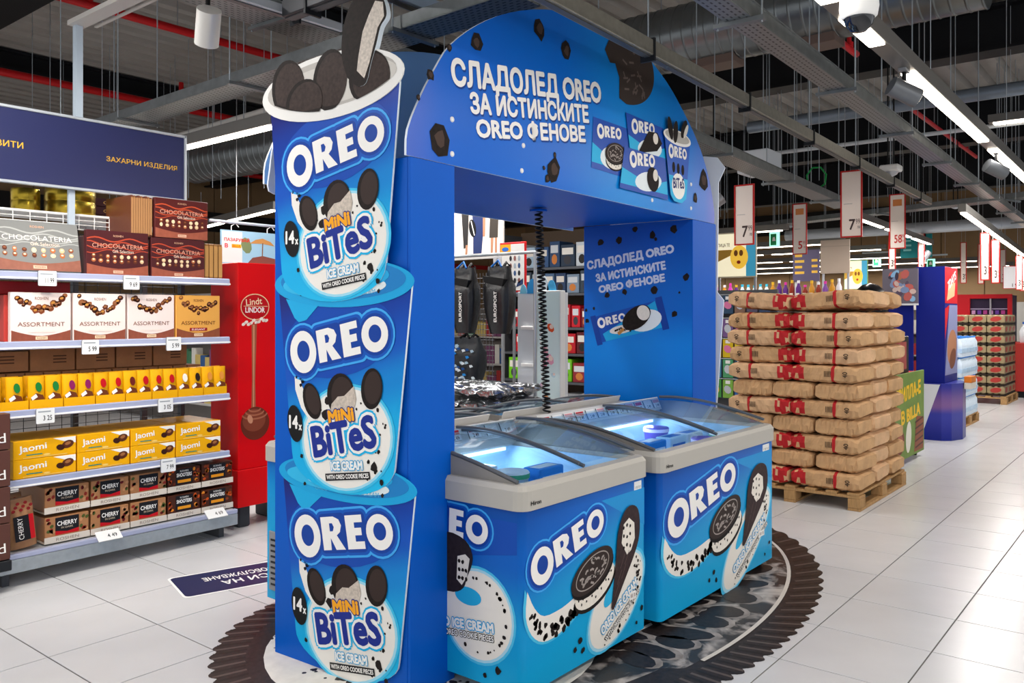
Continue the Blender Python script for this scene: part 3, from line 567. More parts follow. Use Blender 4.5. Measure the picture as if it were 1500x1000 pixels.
        s = MB(); s.prism(F, [(X(.90), .745), (X(.97), .745), (X(.97), .785), (X(.90), .785)], 0, .001, WHITE); s.text('I III II I', F, X(.935), .756, X(.055), .014, BLACK, .0014)
        s.prism(F, [(X(.85), .225), (X(.91), .225), (X(.91), .262), (X(.85), .262)], .004, .0050, WHITE); s.text('III II', F, X(.88), .243, X(.04), .018, M('#7a4a40', .5), .0054); build(s, 'stickers', body)
    if side_art:
        F = FX(-hw, 0, 0); a = MB(); a.poly(F, [(-hd+.3, .52), (hd-.03, .62), (hd-.03, .75), (-hd+.3, .75)], .0004, M('#0c4cae', .35))   # u = -y : right end is the front corner
        c = .21; smear(a, F, c-.0, .33, .185, .185, 0, .0008); a.poly(F, ell(c-.055, .40, .075, .038), .0024, M('#25aee2', .45))
        a.poly(F, smooth_poly([(c-.25, .40), (c-.27, .60), (c-.18, .655), (c-.07, .635), (c-.03, .58), (c-.035, .53), (c-.06, .48), (c-.08, .43), (c-.14, .40), (c-.25, .40)]), .0028, M('#2a2022', .6, var=.3, scale=50)); a.poly(F, [(c-.12, .46), (c-.115, .56), (c-.07, .575), (c-.045, .56), (c-.06, .48), (c-.09, .44)], .0032, CREAM)
        for i in range(8): crumb(a, F, c-.105+.02*(i % 3), .47+.035*(i//3), .010, .0036, COOKIE, i)
        qq = random.Random(3)
        for i in range(22): an = qq.uniform(-120, 100); crumb(a, F, c+.155*math.cos(R_(an)), .33+.155*math.sin(R_(an)), qq.uniform(.004, .012), .0030, COOKIE, i)
        for x, y, r_ in ((c+.11, .125, .02), (c+.04, .09, .014)): crumb(a, F, x, y, r_, .003, COOKIE)
        build(a, 'side_artwork', body); g = MB(); logo(g, F, c-.19, .70, .50, -2, .0010, .95); g.text('OREO ICE CREAM', F, c-.10, .275, .38, .042, PW, .0044, 6, .05, [(.13, M('#1ba3dc', .4), .0038)]); g.text('WITH OREO COOKIE PIECES', F, c-.09, .232, .36, .026, PW, .0044, 6, .03, [(.12, M('#1c1a1c', .5), .0039)]); build(g, 'side_lettering', body)
    return f
def along(w, n, x0=None, x1=None): 
    x0 = -w/2+.1 if x0 is None else x0; x1 = w/2-.1 if x1 is None else x1
    return [(x0+(x1-x0)*i/(n-1), ('#cf1f24', '#e8a0a0', '#f0ece6')[(i*5+n) % 3]) for i in range(n)]
AX0, AX1, BX0, BX1, FY0, DEP = 2.655, 3.645, 3.735, 5.205, 2.06, .90
GF = 'four chest freezers inside the blue gate'
freezer('front left chest freezer beside the cup pillar, with ice cream cone print', AX1-AX0, DEP, ((AX0+AX1)/2, FY0+.03+DEP/2, 0), 0, GF, [(-.05, '#cf1f24'), (.10, '#cf1f24'), (.24, '#f0ece6'), (.36, '#f0ece6')], True)
freezer('front right chest freezer, the longer one nearest the pallet of paper sacks', BX1-BX0, DEP, ((BX0+BX1)/2, FY0+DEP/2, 0), 0, GF, along(BX1-BX0, 12))
rf_ = freezer('rear left chest freezer behind the cup pillar, mostly hidden', .99, .90, (3.22, 3.50, 0), math.pi, GF, [(0, '#cf1f24')], front_art=False)
freezer('rear right chest freezer showing only its curved glass behind the price tags', 1.38, .90, (4.45, 3.50, 0), math.pi, GF, [(0, '#cf1f24')], front_art=False)
# vent grille on the rear freezer side that shows left of the pillar
vg = MB(); vg.box(.4955, .505, -.40, -.22, .10, .42, GREY, .003)
for k in range(9): vg.box(.504, .508, -.38, -.24, .13+.03*k, .14+.03*k, DARKM)
build(vg, 'vent_grille', rf_, label='grey slotted vent grille')
# goods inside the front freezers
def pack(kind, hx, hx2):
    m = MB(); 
    if kind == 'box': m.box(-.10, .10, -.055, .055, 0, .16, M(hx, .35), .006); m.box(-.08, .08, -.057, -.055, .05, .12, M(hx2, .4)); m.box(-.075, .075, -.03, .03, .16, .161, M(hx2, .4))
    elif kind == 'tub': m.lathe([(.065, 0), (.08, .14), (.085, .14), (.085, .165), (.078, .172)], (0, 0, 0), M(hx, .35), 20); m.lathe([(.086, .142), (.086, .163)], (0, 0, 0), M(hx2, .4), 20)
    else:
        L = []
        for i in range(7):
            t = i/6; s = math.sin(math.pi*(.08+.84*t)); L.append([(-.13+.26*t, .05*math.cos(2*math.pi*k/10)*(.5+.5*s), .02+.02+.035*math.sin(2*math.pi*k/10)*s) for k in range(10)])
        m.loft(L, M(hx, .25)); m.box(-.05, .06, -.03, .03, .07, .076, M(hx2, .3))
    return m.mesh('ice_cream_pack')
kinds = [('box', '#dfeaf2', '#3f7fd0'), ('box', '#2f86dd', '#e8eef5'), ('tub', '#7a62c8', '#d9d2f0'), ('bag', '#e4eef4', '#3a9ad8'), ('box', '#bfe0f2', '#1b62b8'), ('tub', '#e9eef2', '#4fae72'), ('bag', '#cfe3f0', '#d04c68')]
pm_ = [pack(*k) for k in kinds]; q = random.Random(12)
nm = ['white ice cream carton with blue panel', 'blue ice cream carton', 'purple ice cream tub', 'pale foil ice cream bag', 'light blue ice cream carton', 'white ice cream tub with green band', 'pale ice cream bag with pink panel']
for fx0, fx1, where in ((AX0, AX1, 'in the front left freezer'), (BX0, BX1, 'in the front right freezer')):
    n_ = int((fx1-fx0-.3)/.245)+1
    for r_ in range(3):
        for c_ in range(n_):
            k = (c_*3+r_*2) % 7; obj('ice_cream_pack', pm_[k], None, (fx0+.22+c_*.245+q.uniform(-.008, .008), FY0+.22+r_*.235, .68), 0, label=nm[k]+' '+where, cat='ice cream', group=nm[k]+'s '+where)
    for r_ in range(3):
        b = MB(); y_ = FY0+.22+r_*.235; Wm = M('#e9edf0', .4); b.box(fx0+.09, fx1-.09, y_-.1, y_+.1, .665, .6785, Wm); b.box(fx0+.09, fx1-.09, y_-.1, y_-.095, .665, .73, Wm); b.box(fx0+.10, fx0+.11, y_-.1, y_+.1, .425, .664, Wm); b.box(fx1-.11, fx1-.10, y_-.1, y_+.1, .425, .664, Wm)
        build(b, 'freezer_basket', label=('front', 'middle', 'rear')[r_]+' white basket shelf '+where, cat='basket', group='basket shelves inside the freezers')
# ================================================================ confectionery shelves on the left
SY = 5.35; SX0, SX1 = .6, 3.42
g = thing('gondola_shelf', 'grey metal gondola shelf unit full of chocolates under the navy sign', 'shelf', ((SX0+SX1)/2, 5.65, 0))
MET = M('#b9bcc0', .35, .5); DKM = M('#4a4c50', .5, .3)
EDGE_S = M('#aeb4cf', .25, .2)
for z, nm_ in ((1.85, 'shelf'), (1.435, 'shelf'), (1.03, 'shelf'), (.62, 'shelf')):
    s = build(MB().box(SX0, SX1-.03, SY+.02, 5.92, z-.03, z-.002, MET, .003), 'shelf_board', g)
    m = MB(); m.box(SX0, SX1-.02, SY, SY+.02, z-.045, z+.004, EDGE_S, .006); m.box(SX0, SX1-.02, SY-.004, SY, z-.04, z-.03, WHITE); build(m, 'price_rail', s)
bs = build(MB().box(SX0, SX1+.03, SY+.02, 5.92, .13, .19, MET, .003), 'base_shelf', g)
build(MB().box(SX0+.1, SX1+.03, SY-.02, SY+.02, .085, .165, M('#a8afb4', .3, .6, var=.08), .004), 'kick_rail', g); m = MB(); m.box(SX0+.1, SX1+.03, SY-.02, SY+.02, .166, .195, EDGE_S, .004); build(m, 'price_rail', bs)
for x in (.65, 1.95, SX1-.06): m = MB(); m.box(x-.015, x+.015, 5.92, 5.97, 0, 2.32, DKM); build(m, 'upright', g); build(MB().box(x-.02, x+.02, 5.40, 5.97, 0, .128, DKM), 'foot', g)
wm = MB()
for i in range(35): wm.cyl((SX0+.05+i*.08, 5.935, .2), (SX0+.05+i*.08, 5.935, 2.2), .0025, DKM, seg=4)
for i in range(40): wm.cyl((SX0+.05, 5.935, .2+i*.05), (SX1-.06, 5.935, .2+i*.05), .0025, DKM, seg=4)
build(wm, 'wire_mesh_back', g, kind='stuff')
tsf = build(MB().box(SX0, 2.92, 5.70, 6.10, 2.245, 2.262, WHITE, .004), 'top_shelf', g); m = MB()
for i in range(3): m.cyl((SX0, 5.70, 2.16+.03*i), (2.92, 5.70, 2.16+.03*i), .003, WHITE, seg=5)
for i in range(24): m.cyl((SX0+.1*i, 5.70, 2.16), (SX0+.1*i, 5.70, 2.245), .003, WHITE, seg=5)
build(m, 'wire_fence', tsf)
# electronic price tags (things clipped to the rails)
for x, z, t, w_ in ((2.156, 1.815, '11 99', 'below the tilted grey chocolate box'), (2.67, 1.805, '9 69', 'below the brown chocolate boxes'), (2.409, 1.395, '5 99', 'between the first two assortment boxes'), (2.961, 1.40, '5 99', 'below the yellow assortment box'), (2.144, .99, '3 25', 'below the left yellow snack bags'), (2.903, .99, '3 05', 'below the right yellow snack bags'), (2.922, .585, '7 99', 'below the yellow wafer boxes')):
    m = MB(); F = FY(SY-.008, x, z); m.prism(F, rrect(-.052, .052, -.045, .045, .006, 2), 0, .010, M('#e6e7e6', .4), GREY); m.text(t, F, .012, -.012, .05, .03, BLACK, .0105, 0, .01); m.rect(F, -.042, .03, .022, .03, .0104, M('#9aa0a4', .5))
    build(m, 'price_tag', label='grey price tag reading %s %s' % (t.replace(' ', '.'), w_), cat='price tag', group='price tags on the chocolate shelves')
for x, t, w_ in ((2.515, '4 49', 'by the cherry trays'), (3.267, '4 69', 'by the dark trays')):
    m = MB(); F = Fr((x, SY-.03, .198), (1, 0, 0), (0, .8, .6)); m.prism(F, [(-.075, -.04), (.075, -.04), (.075, .04), (-.075, .04)], 0, .006, M('#e9e9e7', .4)); m.text(t, F, .02, -.005, .06, .03, BLACK, .0065, 0, .01); build(m, 'price_tag', label='white price tag lying tilted on the base rail '+w_, cat='price tag', group='price tags on the chocolate shelves')
# chocolate gift boxes
def nuts(m, F, x0, x1, y, n, r, off, seed=1):
    q = random.Random(seed)
    for i in range(n):
        for rr in (0, 1):
            x = x0+(x1-x0)*(i+.5)/n; c = q.choice(('#8a4a2a', '#d8b48a', '#5a2c1c', '#e8cfa6', '#b4683c')); yy = y+rr*r*1.9-.25*r*4*(1-((i+.5)/n*2-1)**2)*.5
            m.poly(F, ell(x, yy, r*q.uniform(.75, 1), r*q.uniform(.75, 1), 0, 9), off, M(c, .4)); m.poly(F, ell(x, yy+r*.2, r*.5, r*.35, 0, 7), off+.0004, M('#f0dcb8' if c != '#5a2c1c' else '#8a4f30', .4))
def gift(name, label, x0, x1, z0, h, y=5.40, t=.035, tilt=0., top='#4a1f22', swirl='#b4472e', base='#9a5440', title='CHOCOLATERIA', grp=None, ink='#d9a08a'):
    w = x1-x0; T = thing(name, label, 'chocolate box', ((x0+x1)/2, y, z0), 0, grp, local=True)
    T.rotation_euler = (R_(-tilt), 0, 0)
    b = build(MB().box(-w/2, w/2, 0, t, 0, h, M(top, .35), .003), 'box', T); m = MB(); F = FY(-.0004)
    hw = w/2-.003
    for k in range(4):
        L = [(-hw+2*hw*i/16, h*(.80-.09*k)+h*.045*math.sin(i*.7+k*1.3)) for i in range(17)]; m.stroke(F, L, h*(.03-.004*k), .0004+.0001*k, M(swirl, .4))
    m.poly(F, [(-hw, .003), (hw, .003)] + [(hw-2*hw*i/14, h*(.15+.10*abs(1-2*i/14)**1.6)) for i in range(15)], .0012, M(base, .45, var=.1, scale=30))
    nuts(m, F, -hw*.9, hw*.9, h*.34, 8, h*.055, .0016, int(x0*100))
    m.prism(F, [(-w*.08, h*.045), (w*.08, h*.045), (w*.08, h*.11), (-w*.08, h*.11)], .0014, .002, M('#e0b49a', .4)); m.text('ROSHEN', F, 0, h*.078, w*.12, h*.03, M('#6a3020', .5), .0024)
    m.text(title, F, 0, h*.66, w*.82, h*.10, M(ink, .4), .0018); m.text('Gift Selection', F, w*.08, h*.545, w*.34, h*.07, M('#f0d8c4', .4), .0018); m.text('ROSHEN', F, 0, h*.89, w*.16, h*.045, M('#e4b08e', .4), .0018)
    build(m, 'cover_print', b); return T
gc = 'brown chocolate gift boxes on the top shelf'
gift('chocolate_gift_box', 'large silvery grey chocolate gift box leaning at the left end of top shelf', 1.90, 2.385, 1.861, .31, 5.40, .04, 12, '#7c7d7b', '#a9aaa6', '#8e5a4a', 'CHOCOLATERIA', None, '#e8e4dc')
gift('chocolate_gift_box', 'dark brown chocolate gift box left of centre on top shelf', 2.41, 2.815, 1.851, .285, 5.395, .035, 0, grp=gc)
gift('chocolate_gift_box', 'dark brown chocolate gift box beneath the upper one on top shelf', 2.835, 3.225, 1.851, .265, 5.395, .035, 0, grp=gc)
gift('chocolate_gift_box', 'reddish brown chocolate gift box standing highest, on top of another', 2.86, 3.25, 2.118, .27, 5.395, .035, 0, top='#55201f', swirl='#c4502e', grp=gc)
for i in range(9):      # gift boxes behind, seen by their edges
    m = MB(); m.box(2.70+.016*i, 2.714+.016*i, 5.40+.0*i, 5.75, 2.118, 2.385-.003*(i % 3), M(('#6a3a28', '#8a5a38', '#5a2a20')[i % 3], .4), .002); m.box(2.70+.016*i, 2.714+.016*i, 5.398, 5.40, 2.13, 2.37, M('#a87a50', .4)); build(m, 'chocolate_gift_box', label='thin brown gift box seen by its edge, left of the highest box', cat='chocolate box', group='gift boxes standing edge on')
m = MB(); m.box(2.70, 2.845, 5.41, 5.75, 2.085, 2.117, M('#5a2a20', .4)); 
for i in range(12):
    m = MB(); m.box(2.42+.034*i, 2.45+.034*i, 5.45, 5.80, 1.851, 2.10, M(('#4a2420', '#5e3024')[i % 2], .4), .002); build(m, 'chocolate_gift_box', label='dark gift box filed behind the front boxes on top shelf', cat='chocolate box', group='gift boxes filed behind')
m = MB(); m.box(2.69, 3.24, 5.44, 5.78, 2.101, 2.1175, M('#5a2a20', .4), .002); build(m, 'chocolate_gift_box', label='dark gift box lying flat under the highest box', cat='chocolate box')
for i in range(4):
    m = MB(); m.box(3.236+.036*i, 3.264+.036*i, 5.41, 5.75, 1.851, 2.10, M('#8a5f34', .35), .003); m.box(3.236+.036*i, 3.264+.036*i, 5.408, 5.41, 1.865, 2.085, M('#b98a50', .35)); build(m, 'chocolate_gift_box', label='gold edged gift box standing at the right end of top shelf', cat='chocolate box', group='gold edged boxes at the right end')
# golden tins and dark boxes on the top shelf
for x, r, h in ((2.24, .085, .15), (2.52, .155, .18)):
    m = MB(); m.lathe([(r*.97, 0), (r, .01), (r, h*.45), (r*.985, h*.47), (r*.985, h*.53), (r, h*.55), (r, h-.01), (r*.95, h)], (x, 5.88, 2.263), M('#b09530', .25, .8, var=.1), 28); build(m, 'gold_tin', label='%s round golden tin on the wire top shelf' % ('small' if r < .1 else 'large'), cat='tin', group='golden tins')
for k in range(3):
    m = MB(); z = 2.263+.061*k; m.box(2.76+.02*k, 3.22+.01*k, 6.15, 6.5, z, z+.058, M('#3a1c20', .35), .003); m.text('CHOCOLATERIA', FY(6.149, 2.76, z), .26, .028, .3, .022, M('#e0b060', .4), .0008); build(m, 'chocolate_gift_box', label='dark flat box with gold lettering behind the golden tins, %s of three' % ('lowest', 'middle', 'topmost')[k], cat='chocolate box')
m = MB(); m.box(2.70, 3.3, 6.12, 6.55, 2.235, 2.262, MET); m.box(2.72, 2.76, 6.3, 6.34, 0, 2.235, DKM); m.box(3.24, 3.28, 6.3, 6.34, 0, 2.235, DKM); build(m, 'back_shelf', label='grey shelf board of the unit behind the chocolates', cat='shelf')
# assortment boxes
ga = 'assortment boxes on the second shelf'
def assort(x0, x1, label, top, base, ink, yel=False):
    w = x1-x0; h = .295; T = thing('assortment_box', label, 'chocolate box', ((x0+x1)/2, 5.395, 1.436), 0, ga, local=True); b = build(MB().box(-w/2, w/2, 0, .04, 0, h, M(top, .35), .003), 'box', T); m = MB(); F = FY(-.0004); hw = w/2-.003; q = random.Random(int(x0*50))
    for i in range(17):
        t = (i+.5)/17*2-1; x = t*hw*.85; y = h*(.62+.30*abs(t)**1.3)+q.uniform(-.02, .02); c = q.choice(('#5a2a18', '#7a3f22', '#3f1c12', '#8a5230')); r = h*q.uniform(.045, .07)
        m.poly(F, ell(x, y, r*1.15, r, q.uniform(0, 90), q.choice((5, 8, 10))), .0006, M(c, .35)); m.poly(F, ell(x-r*.1, y+r*.2, r*.6, r*.4, 20, 7), .001, M('#c98a3c' if i % 3 == 0 else '#96603c', .4))
    m.poly(F, [(-hw, .003), (hw, .003)] + [(hw-2*hw*i/14, h*(.11+.12*abs(1-2*i/14)**1.6)) for i in range(15)], .0008, M(base, .45, var=.1, scale=30))
    m.text('ASSORTMENT', F, 0, h*.35, w*.78, h*.085, M(ink, .4), .0012); m.text('ROSHEN', F, 0, h*.88, w*.22, h*.06, M(ink, .4), .0012)
    m.prism(F, [(-w*.1, h*.035), (w*.1, h*.035), (w*.1, h*.10), (-w*.1, h*.10)], .001, .0016, M('#e6c8a4', .4)); m.text('ROSHEN', F, 0, h*.067, w*.15, h*.03, M('#6a3020', .5), .002)
    if yel: m.rect(F, -w*.2, w*.2, h*.16, h*.235, .0012, M('#a02420', .4)); m.text('ELEGANT', F, 0, h*.197, w*.3, h*.04, PW, .0016)
    else: m.rect(F, -w*.22, w*.22, h*.18, h*.22, .0012, M('#e8d6cc', .4))
    build(m, 'cover_print', b)
assort(1.975, 2.318, 'white assortment chocolate box, leftmost on the second shelf', '#ead9d2', '#8a4a38', '#7a4a3a'); assort(2.332, 2.662, 'white assortment chocolate box, second from left on its shelf', '#ecdcd4', '#8a4a38', '#7a4a3a'); assort(2.676, 2.998, 'white assortment chocolate box next to the yellow one', '#ead9d2', '#8a4a38', '#7a4a3a'); assort(3.012, 3.345, 'yellow assortment chocolate box with a dark red label', '#e0a24c', '#8a4a30', '#6a3418', True)
for i, x0 in enumerate((1.955, 2.322, 2.666, 3.004)):
    m = MB(); m.box(x0, x0+.33, 5.44, 5.86, 1.436, 1.715, M('#b03a34' if i < 3 else '#8a5a30', .4), .003); build(m, 'assortment_box', label=('red sided stock of boxes behind the %s assortment box' % ('leftmost', 'second', 'third', 'yellow')[i]), cat='chocolate box')
m = MB(); m.box(1.5, 2.38, 5.55, 5.9, 1.72, 1.80, M('#a81c22', .4), .003); build(m, 'flat_red_box', label='flat red box lying behind the assortment boxes under the top shelf', cat='box')
# cartons behind the yellow snacks
for i, (a, b, z0, z1) in enumerate(((1.75, 2.16, 1.245, 1.37), (2.17, 2.44, 1.24, 1.385), (2.45, 2.70, 1.24, 1.385), (2.71, 2.96, 1.24, 1.385), (2.97, 3.22, 1.24, 1.385))):
    m = MB(); m.box(a, b, 5.62, 5.90, z0, z1, M('#a8744c', .6, var=.06), .003); 
    for k in range(3): m.rect(FY(5.6195, a, z0), (b-a)*.5, (b-a)*.8, .05+.02*k, .058+.02*k, .0004, M('#5c3a26', .6))
    build(m, 'carton', label=('brown cardboard carton, %s in the upper row behind the snacks' % ('first', 'second', 'third', 'fourth', 'last')[i]), cat='carton', group='brown cartons behind the yellow snacks')
for i in range(14):
    m = MB(); x = 1.80+.107*i; m.box(x, x+.10, 5.56, 5.90, 1.032, 1.238, M('#a8744c', .6, var=.06), .003); m.rect(FY(5.5595, x, 1.032), .03, .07, .15, .19, .0004, M('#5c3a26', .6)); build(m, 'carton', label='small brown carton in the lower row behind the snacks', cat='carton', group='small brown cartons')
# yellow snack bags
def snack(spot):
    m = MB(); L = []
    for i in range(7):
        t = i/6; s = .35+.65*math.sin(math.pi*min(1, max(0, t*.92+.06)))**.6; L.append([(.049*math.cos(2*math.pi*k/12), (.022*math.sin(2*math.pi*k/12))*s+.025, .19*t) for k in range(12)])
    m.loft(L, M('#eaa908', .3)); F = FY(-.001); m.poly(F, ell(.005, .125, .018, .03, 10, 12), .001, M(spot, .35)); m.poly(F, [(-.042, .045), (-.01, .09), (.03, .075), (.04, .045), (.035, .015), (-.02, .012)], .0006, M('#6b3416', .4)); m.poly(F, [(-.038, .065), (-.01, .085), (0, .065), (-.03, .045)], .0009, PW)
    return m.mesh('snack_bag')
sn = {c: snack(c) for c in ('#1d7a34', '#8a1f5a', '#c1121c', '#6a1f1a', '#f2ece0', '#2a1a14', '#e0913a')}
xs = [1.83, 1.928, 2.069, 2.169, 2.265, 2.362, 2.458, 2.553, 2.65, 2.74, 2.83, 2.922, 3.015, 3.112, 3.205, 3.30, 3.39]; cs = ['#1d7a34', '#1d7a34', '#1d7a34', '#1d7a34', '#8a1f5a', '#8a1f5a', '#c1121c', '#c1121c', '#6a1f1a', '#c1121c', '#c1121c', '#c1121c', '#f2ece0', '#2a1a14', '#e0913a', '#e0913a']
names = {'#1d7a34': 'green', '#8a1f5a': 'purple', '#c1121c': 'red', '#6a1f1a': 'dark red', '#f2ece0': 'white', '#2a1a14': 'black', '#e0913a': 'orange'}
for i in range(16):
    for r_ in range(2): obj('snack_bag', sn[cs[i]], None, ((xs[i]+xs[i+1])/2, 5.381+.07*r_, 1.037), 0, label='yellow snack bag with %s spot, %s from the left, %s' % (names[cs[i]], ORD[i], 'front row' if r_ == 0 else 'second row'), cat='snack bag', group='yellow snack bags, %s spot' % names[cs[i]])
for i in range(8):
    m = MB(); a, b = xs[2*i], xs[2*i+2]; m.box(a+.003, b-.003, 5.374, 5.54, 1.031, 1.036, M('#e9a800', .4)); m.box(a+.003, b-.003, 5.374, 5.377, 1.036, 1.085, M('#eaaa06', .4)); m.box(a+.003, a+.006, 5.377, 5.54, 1.036, 1.10, M('#e9a800', .4)); m.box(b-.006, b-.003, 5.377, 5.54, 1.036, 1.10, M('#e9a800', .4))
    build(m, 'display_tray', label='yellow card tray holding snack bags, %s from the left' % ('first', 'second', 'third', 'fourth', 'fifth', 'sixth', 'seventh', 'eighth')[i], cat='tray', group='yellow card trays')
# yellow wafer boxes
def wafer(x0, x1, z0, label):
    w = x1-x0; T = thing('wafer_box', label, 'biscuit box', ((x0+x1)/2, 5.385, z0), 0, 'yellow wafer boxes', local=True); b = build(MB().box(-w/2, w/2, 0, .42, 0, .112, M('#efad06', .35), .003), 'box', T); m = MB(); F = FY(-.0004)
    m.poly(F, [(w*.12, .109), (w*.49, .109), (w*.49, .07), (w*.3, .085)], .0004, PW); m.poly(F, ell(w*.36, .065, w*.10, .024, 15, 14), .0008, M('#5a2c18', .4)); m.poly(F, ell(w*.24, .05, w*.07, .018, -10, 12), .001, M('#3c1c10', .4)); m.poly(F, ell(w*.36, .07, w*.05, .01, 15, 10), .0012, M('#a0683c', .4))
    m.text('Jaomi', F, -w*.2, .062, w*.44, .05, PW, .0008, 4, .02); m.rect(F, -w*.3, -w*.05, .022, .028, .0008, M('#2a8a7a', .4)); m.poly(F, ell(w*.02, .018, .02, .006), .0008, M('#f6d070', .4)); m.rect(F, -w*.35, w*.35, .006, .010, .0008, M('#f6d070', .4))
    build(m, 'cover_print', b)
for k, (a, b) in enumerate(((1.985, 2.345), (2.353, 2.683), (2.692, 3.0), (3.008, 3.345))):
    for r_ in range(2): wafer(a, b, .621+.1125*r_, 'yellow wafer box, %s from left, %s row' % (('first', 'second', 'third', 'fourth')[k], ('lower', 'upper')[r_]))
# cherry and shooters trays on the base
def tray(x0, x1, z0, label, dark):
    w = x1-x0; T = thing('praline_box', label, 'chocolate box', ((x0+x1)/2, 5.40, z0), 0, 'praline boxes on the base shelf', local=True); b = build(MB().box(-w/2+.004, w/2-.004, .006, .40, .012, .158, M('#a9764e' if not dark else '#4a2416', .4), .003), 'box', T); m = MB(); F = FY(.0056)
    q = random.Random(int(x0*70+z0*9))
    for i in range(16):
        x = q.choice((-1, 1))*q.uniform(w*.3, w*.46); m.poly(F, ell(x, q.uniform(.05, .145), .013, .010, q.uniform(0, 90), 7), .0005, M(q.choice(('#6a1a1c', '#8a2a20', '#4f5a2a', '#c08a60') if not dark else ('#c8501c', '#e0862a', '#6a2a14', '#8a3a1a')), .4))
    m.rect(F, -w*.26, w*.26, .045, .15, .0008, M('#1c1a1e', .4))
    if dark: m.text('SHOOTERS', F, 0, .110, w*.46, .026, PW, .0012, 0, .03); m.rect(F, -w*.2, w*.2, .056, .076, .0011, M('#e8961e', .4)); m.text('ROSHEN', F, 0, .136, w*.25, .012, PW, .0012)
    else: m.text('CHERRY', F, 0, .112, w*.44, .028, PW, .0012, 0, .02); m.poly(F, [(-w*.26, .045), (-w*.26, .07), (0, .058), (w*.26, .07), (w*.26, .045)], .0011, M('#c0141e', .4)); m.text('IN DARK', F, 0, .085, w*.26, .012, M('#cbb9a0', .4), .0012)
    build(m, 'cover_print', b); t = MB(); t.box(-w/2, w/2, 0, .005, 0, .038, M('#d9cfc2', .5)); t.box(-w/2, w/2, .005, .40, 0, .010, M('#c9b9a4', .5)); t.text('ROSHEN', FY(-.0005), 0, .019, w*.5, .018, M('#8a7a6c', .5), .0004); build(t, 'display_tray', T)
for k, (a, b) in enumerate(((2.165, 2.435), (2.442, 2.69), (2.697, 2.948), (2.955, 3.20), (3.208, 3.455))):
    for r_ in range(2): tray(a, b, .199+.182*r_, '%s praline box in the %s row, %s' % (('cherry' if k < 3 else 'dark orange'), ('lower', 'upper')[r_], ('leftmost', 'second from left', 'third from left', 'fourth from left', 'rightmost')[k]), k >= 3)
def tilted_bag(x, y, z, label):
    m = MB(); L = []
    for i in range(9):
        t = i/8; s = math.sin(math.pi*(.1+.8*t)); L.append([(.075*math.cos(2*math.pi*k/14), .045*math.sin(2*math.pi*k/14)*(.25+.75*s), .30*t) for k in range(14)])
    m.loft(L, M('#b0805a', .35, var=.1)); F = FY(-.046); m.rect(F, -.055, .03, .05, .2, .0, M('#1c1a1e', .4)); m.rect(F, .03, .055, .05, .2, .0002, M('#c0141e', .4)); m.text('CHERRY', Fr((0, -.0465, 0), (0, 0, 1), (-1, 0, 0)), .125, .02, .13, .028, PW, .0006)
    for i in range(8): m.poly(F, ell(-.05+.014*i, .235+.02*(i % 3), .011, .010, 0, 8), .0, M('#8a1f20', .4))
    o = build(m, 'praline_bag', label=label, cat='sweets bag'); o.location = (x, y, z); o.rotation_euler = (0, R_(-6), 0)
tilted_bag(2.06, 5.43, .205, 'brown cherry praline bag standing beside the cherry boxes')
tilted_bag(2.04, 5.53, .215, 'second cherry praline bag behind the first')
# brown gift boxes of the neighbouring stand, cut by the left edge of the picture
for k in range(4):
    m = MB(); z = .195+.21*k; m.box(1.35, 1.925, 5.26, 5.345, z, z+.205, M('#5a3830', .45), .003); m.text('Bernard', Fr((1.70, 5.259, z), (1, 0, 0), (0, 0, 1)), .04, .06, .32, .055, PW, .0008, 3); build(m, 'brown_box', label='brown box with white script at the left picture edge, %s of four' % ('lowest', 'second', 'third', 'topmost')[k], cat='box', group='brown script boxes')
m = MB(); m.box(1.30, 1.93, 5.25, 5.325, .13, .19, DARKM, .004); m.cyl((1.86, 5.30, .0), (1.86, 5.30, .13), .02, DARKM); m.cyl((1.4, 5.30, .0), (1.4, 5.30, .13), .02, DARKM); build(m, 'box_stand', label='black wheeled base under the brown script boxes', cat='stand')
# navy hanging sign
sg = thing('hanging_sign', 'large navy aisle sign with yellow lettering above the chocolate shelves', 'sign', (2.1, 5.6, 2.40)); build(MB().box(1.0, 3.185, 5.595, 5.615, 2.42, 2.86, M('#2a2f5a', .28, 0, .6), .002), 'panel', sg); m = MB()
for a in ((1.0, 3.2, 2.86, 2.878), (1.0, 3.2, 2.402, 2.42)): m.box(a[0], a[1], 5.585, 5.62, a[2], a[3], M('#cdd3da', .35, .4), .003)
for x in (.99, 3.185): m.box(x, x+.015, 5.585, 5.62, 2.402, 2.878, M('#cdd3da', .35, .4))
build(m, 'frame', sg); m = MB(); YL = M('#e9b53a', .4); F = FY(5.5945); m.text('ЗАХАРНИ ИЗДЕЛИЯ', F, 2.88, 2.632, .50, .04, YL, .0006, 0, .01); m.text('БИСКВИТИ', F, 1.965, 2.64, .31, .04, YL, .0006, 0, .01); build(m, 'lettering', sg)
m = MB(); m.box(2.43, 2.475, 5.585, 5.63, 2.878, 3.47, M('#c5d3e0', .35, .3)); build(m, 'post', sg); m = MB(); m.box(2.40, 2.50, 4.7, 5.64, 3.47, 3.50, M('#c9c4be', .4, .2)); m.box(2.53, 2.55, 4.75, 5.55, 3.47, 3.48, M('#c9c4be', .4, .2)); build(m, 'top_bar', sg); m = MB(); m.box(2.40, 2.44, 5.62, 5.64, 2.0, 2.42, M('#c5d3e0', .35, .3)); build(m, 'lower_post', sg)
